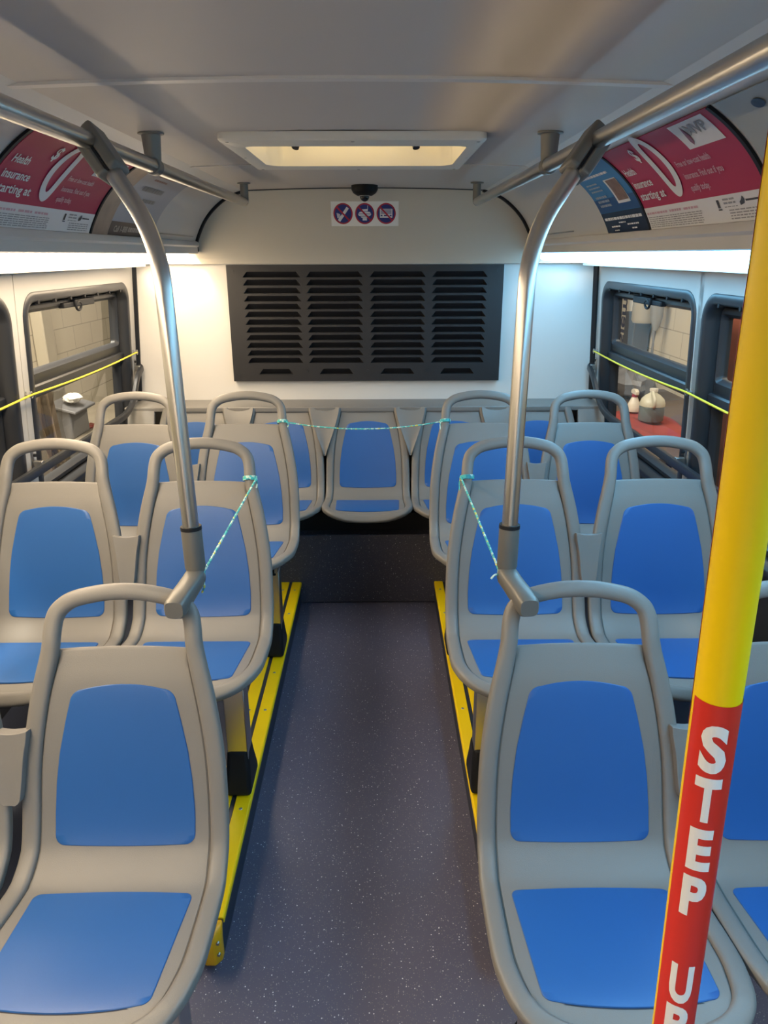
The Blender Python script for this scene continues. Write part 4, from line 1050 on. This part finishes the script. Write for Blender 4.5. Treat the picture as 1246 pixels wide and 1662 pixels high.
# right side
root = thing('garage_bench', 'dark workbench outside the right window carrying the jug', 'workbench', (2.0, 4.85, GF))
b = MB(); b.box(-.47, .36, -1.05, 1.08, 1.10, 1.135); b.build('bench_top', mat('bench_dark', (.13, .10, .085), .6, var=.2), root, bevel=.005)
b = MB(); b.box(-.40, -.34, -.95, 1.0, .62, .70); b.build('rail', M['wood'], root)
for x in (-.40, .30):
    for y in (-.95, .05, 1.0): b = MB(); b.box(x-.035, x+.035, y-.035, y+.035, 0, 1.10); b.build('leg', M['wood'], root)
o = MB()
def cloth(u, v): return ((u-.5)*.34, (v-.5)*.86, .014+.016*math.sin(9*u+4*v)*math.sin(7*v))
o.grid(cloth, 20, 30); o = o.build('red_cloth', REDT, None, smooth=60, fix=False); o.location = (1.74, 4.50, .548)
s = o.modifiers.new('thick', 'SOLIDIFY'); s.thickness = .01
tag(o, 'red cloth spread on the bench under the jug outside the right window', 'cloth')
root = thing('fluid_jug', 'translucent plastic jug half full of dark fluid outside the right window', 'jug', (1.75, 4.56, .575))
b = MB(); b.lathe([(.001, 0), (.072, 0), (.078, .01), (.078, .098), (.001, .098)]); b.build('fluid', LIQ, root, bevel=.004)
b = MB(); b.lathe([(.0785, .098), (.0785, .115), (.070, .140), (.045, .165), (.024, .178), (.022, .192), (.001, .192)]); b.build('body', JUGP, root, smooth=50)
b = MB(); b.tube(catmull([(-.01, -.018, .182), (-.02, -.055, .178), (-.02, -.088, .150), (-.02, -.088, .112), (-.02, -.074, .104)], 6), .011, 12); b.build('handle', JUGP, root)
b = MB(); b.lathe([(.001, .190), (.026, .190), (.026, .206), (.001, .206)]); b.build('cap', NOZ, root)
root = thing('spray_bottle', 'white spray bottle with a red collar beside the jug outside the right window', 'spray bottle', (1.74, 4.86, .575))
b = MB(); b.lathe([(.001, 0), (.042, 0), (.045, .01), (.040, .05), (.024, .085), (.017, .10), (.001, .10)]); b.build('body', NOZ, root, smooth=50)
b = MB(); b.lathe([(.001, .098), (.020, .098), (.020, .116), (.001, .116)]); b.build('collar', mat('collar_red', (.28, .01, .03), .4), root)
b = MB(); b.loft([[(x, y, z) for x, z in ((-.012, .116), (.012, .116), (.012, h2), (-.012, h2))] for y, h2 in ((.05, .138), (.02, .150), (-.02, .152), (-.045, .140))]); b.build('trigger_head', NOZ, root, bevel=.004)
o = crumple('grey_bag', (1.95, 5.55, .655), .20, BAG, 'grey crumpled bag heaped on the bench outside the right window', 'bag', (.8, 1.4, .55), 8)
root = thing('mop', 'black mop head on a thin handle leaning outside the right window', 'mop', (1.98, 5.87, .60))
b = MB(); b.tube([(0, .05, 0), (.02, -.02, .27)], .010, 8); b.build('handle', M['black'], root)
b = MB(); b.obox((0, 0, .10), (.03, 0, 0), (0, .06, 0), (0, 0, .07)); b.build('head', M['black'], root, bevel=.012)
root = thing('garage_sign', 'pale upright sign with dark sideways letters outside the right window', 'sign', (2.36, 7.12, .98))
b = MB(); b.box(-.01, .03, -.20, .20, -.45, .42); b.build('board', SIGNW, root, bevel=.004)
b = MB(); b.box(-.02, .03, .20, .30, -.6, .6); b.build('edge_post', mat('brown_post', (.10, .05, .03), .6), root)
b = MB(); text_mapped(b, 'siem', lambda x, y: (-.013, -.10+(.13-y), -.20+x), 0, 0, .17, width=.42, bold=.03); b.build('lettering', SIGNT, root, smooth=0, fix=False)
root = thing('grey_post', 'dark grey post beside the sign outside the right window', 'post', (2.28, 6.6, GF))
b = MB(); b.box(-.04, .10, -.13, .13, 0, 1.70); b.build('post', mat('post_grey', (.09, .10, .12), .5), root, bevel=.006)
b = MB(); b.box(-.05, .11, -.15, .15, 0, .02); b.build('base_plate', GREYC, root)
root = thing('wall_tank', 'beige cylindrical tank hung on the garage wall outside the right window', 'tank', (2.26, 6.3, 1.12))
b = MB(); b.lathe([(.001, -.09), (.09, -.085), (.105, -.06), (.105, .25), (.001, .26)]); b.build('tank', BEI, root, smooth=40)
b = MB(); b.box(.08, .15, -.03, .03, -.02, .2); b.build('bracket', GREYC, root)
root = thing('hose_reel_funnel', 'grey tapered funnel with thin hoses hanging down outside the right window', 'funnel', (2.28, 6.08, 1.05))
b = MB(); b.lathe([(.001, -.06), (.02, -.06), (.05, .05), (.055, .30), (.001, .30)]); b.build('funnel', mat('funnel_grey', (.25, .24, .22), .5), root, smooth=40)
for dx, dy in ((-.01, -.03), (.01, .05)): b = MB(); b.tube(catmull([(dx, dy*.3, -.05), (dx, dy, -.3), (dx, dy*1.2, -.8), (dx, dy, -1.4)], 6), .009, 8); b.build('hose', GREYC, root)
root = thing('red_brown_cabinet', 'red brown tool cabinet seen through the near right window behind the yellow pole', 'cabinet', (1.95, 2.90, GF))
b = MB(); b.box(-.30, .38, -.75, .72, .05, 2.05); b.build('body', RBR, root, bevel=.01)
for k in range(4): b = MB(); b.box(-.318, -.30, -.70, .67, .15+.46*k, .56+.46*k); b.build('drawer', RBR, root, bevel=.006)
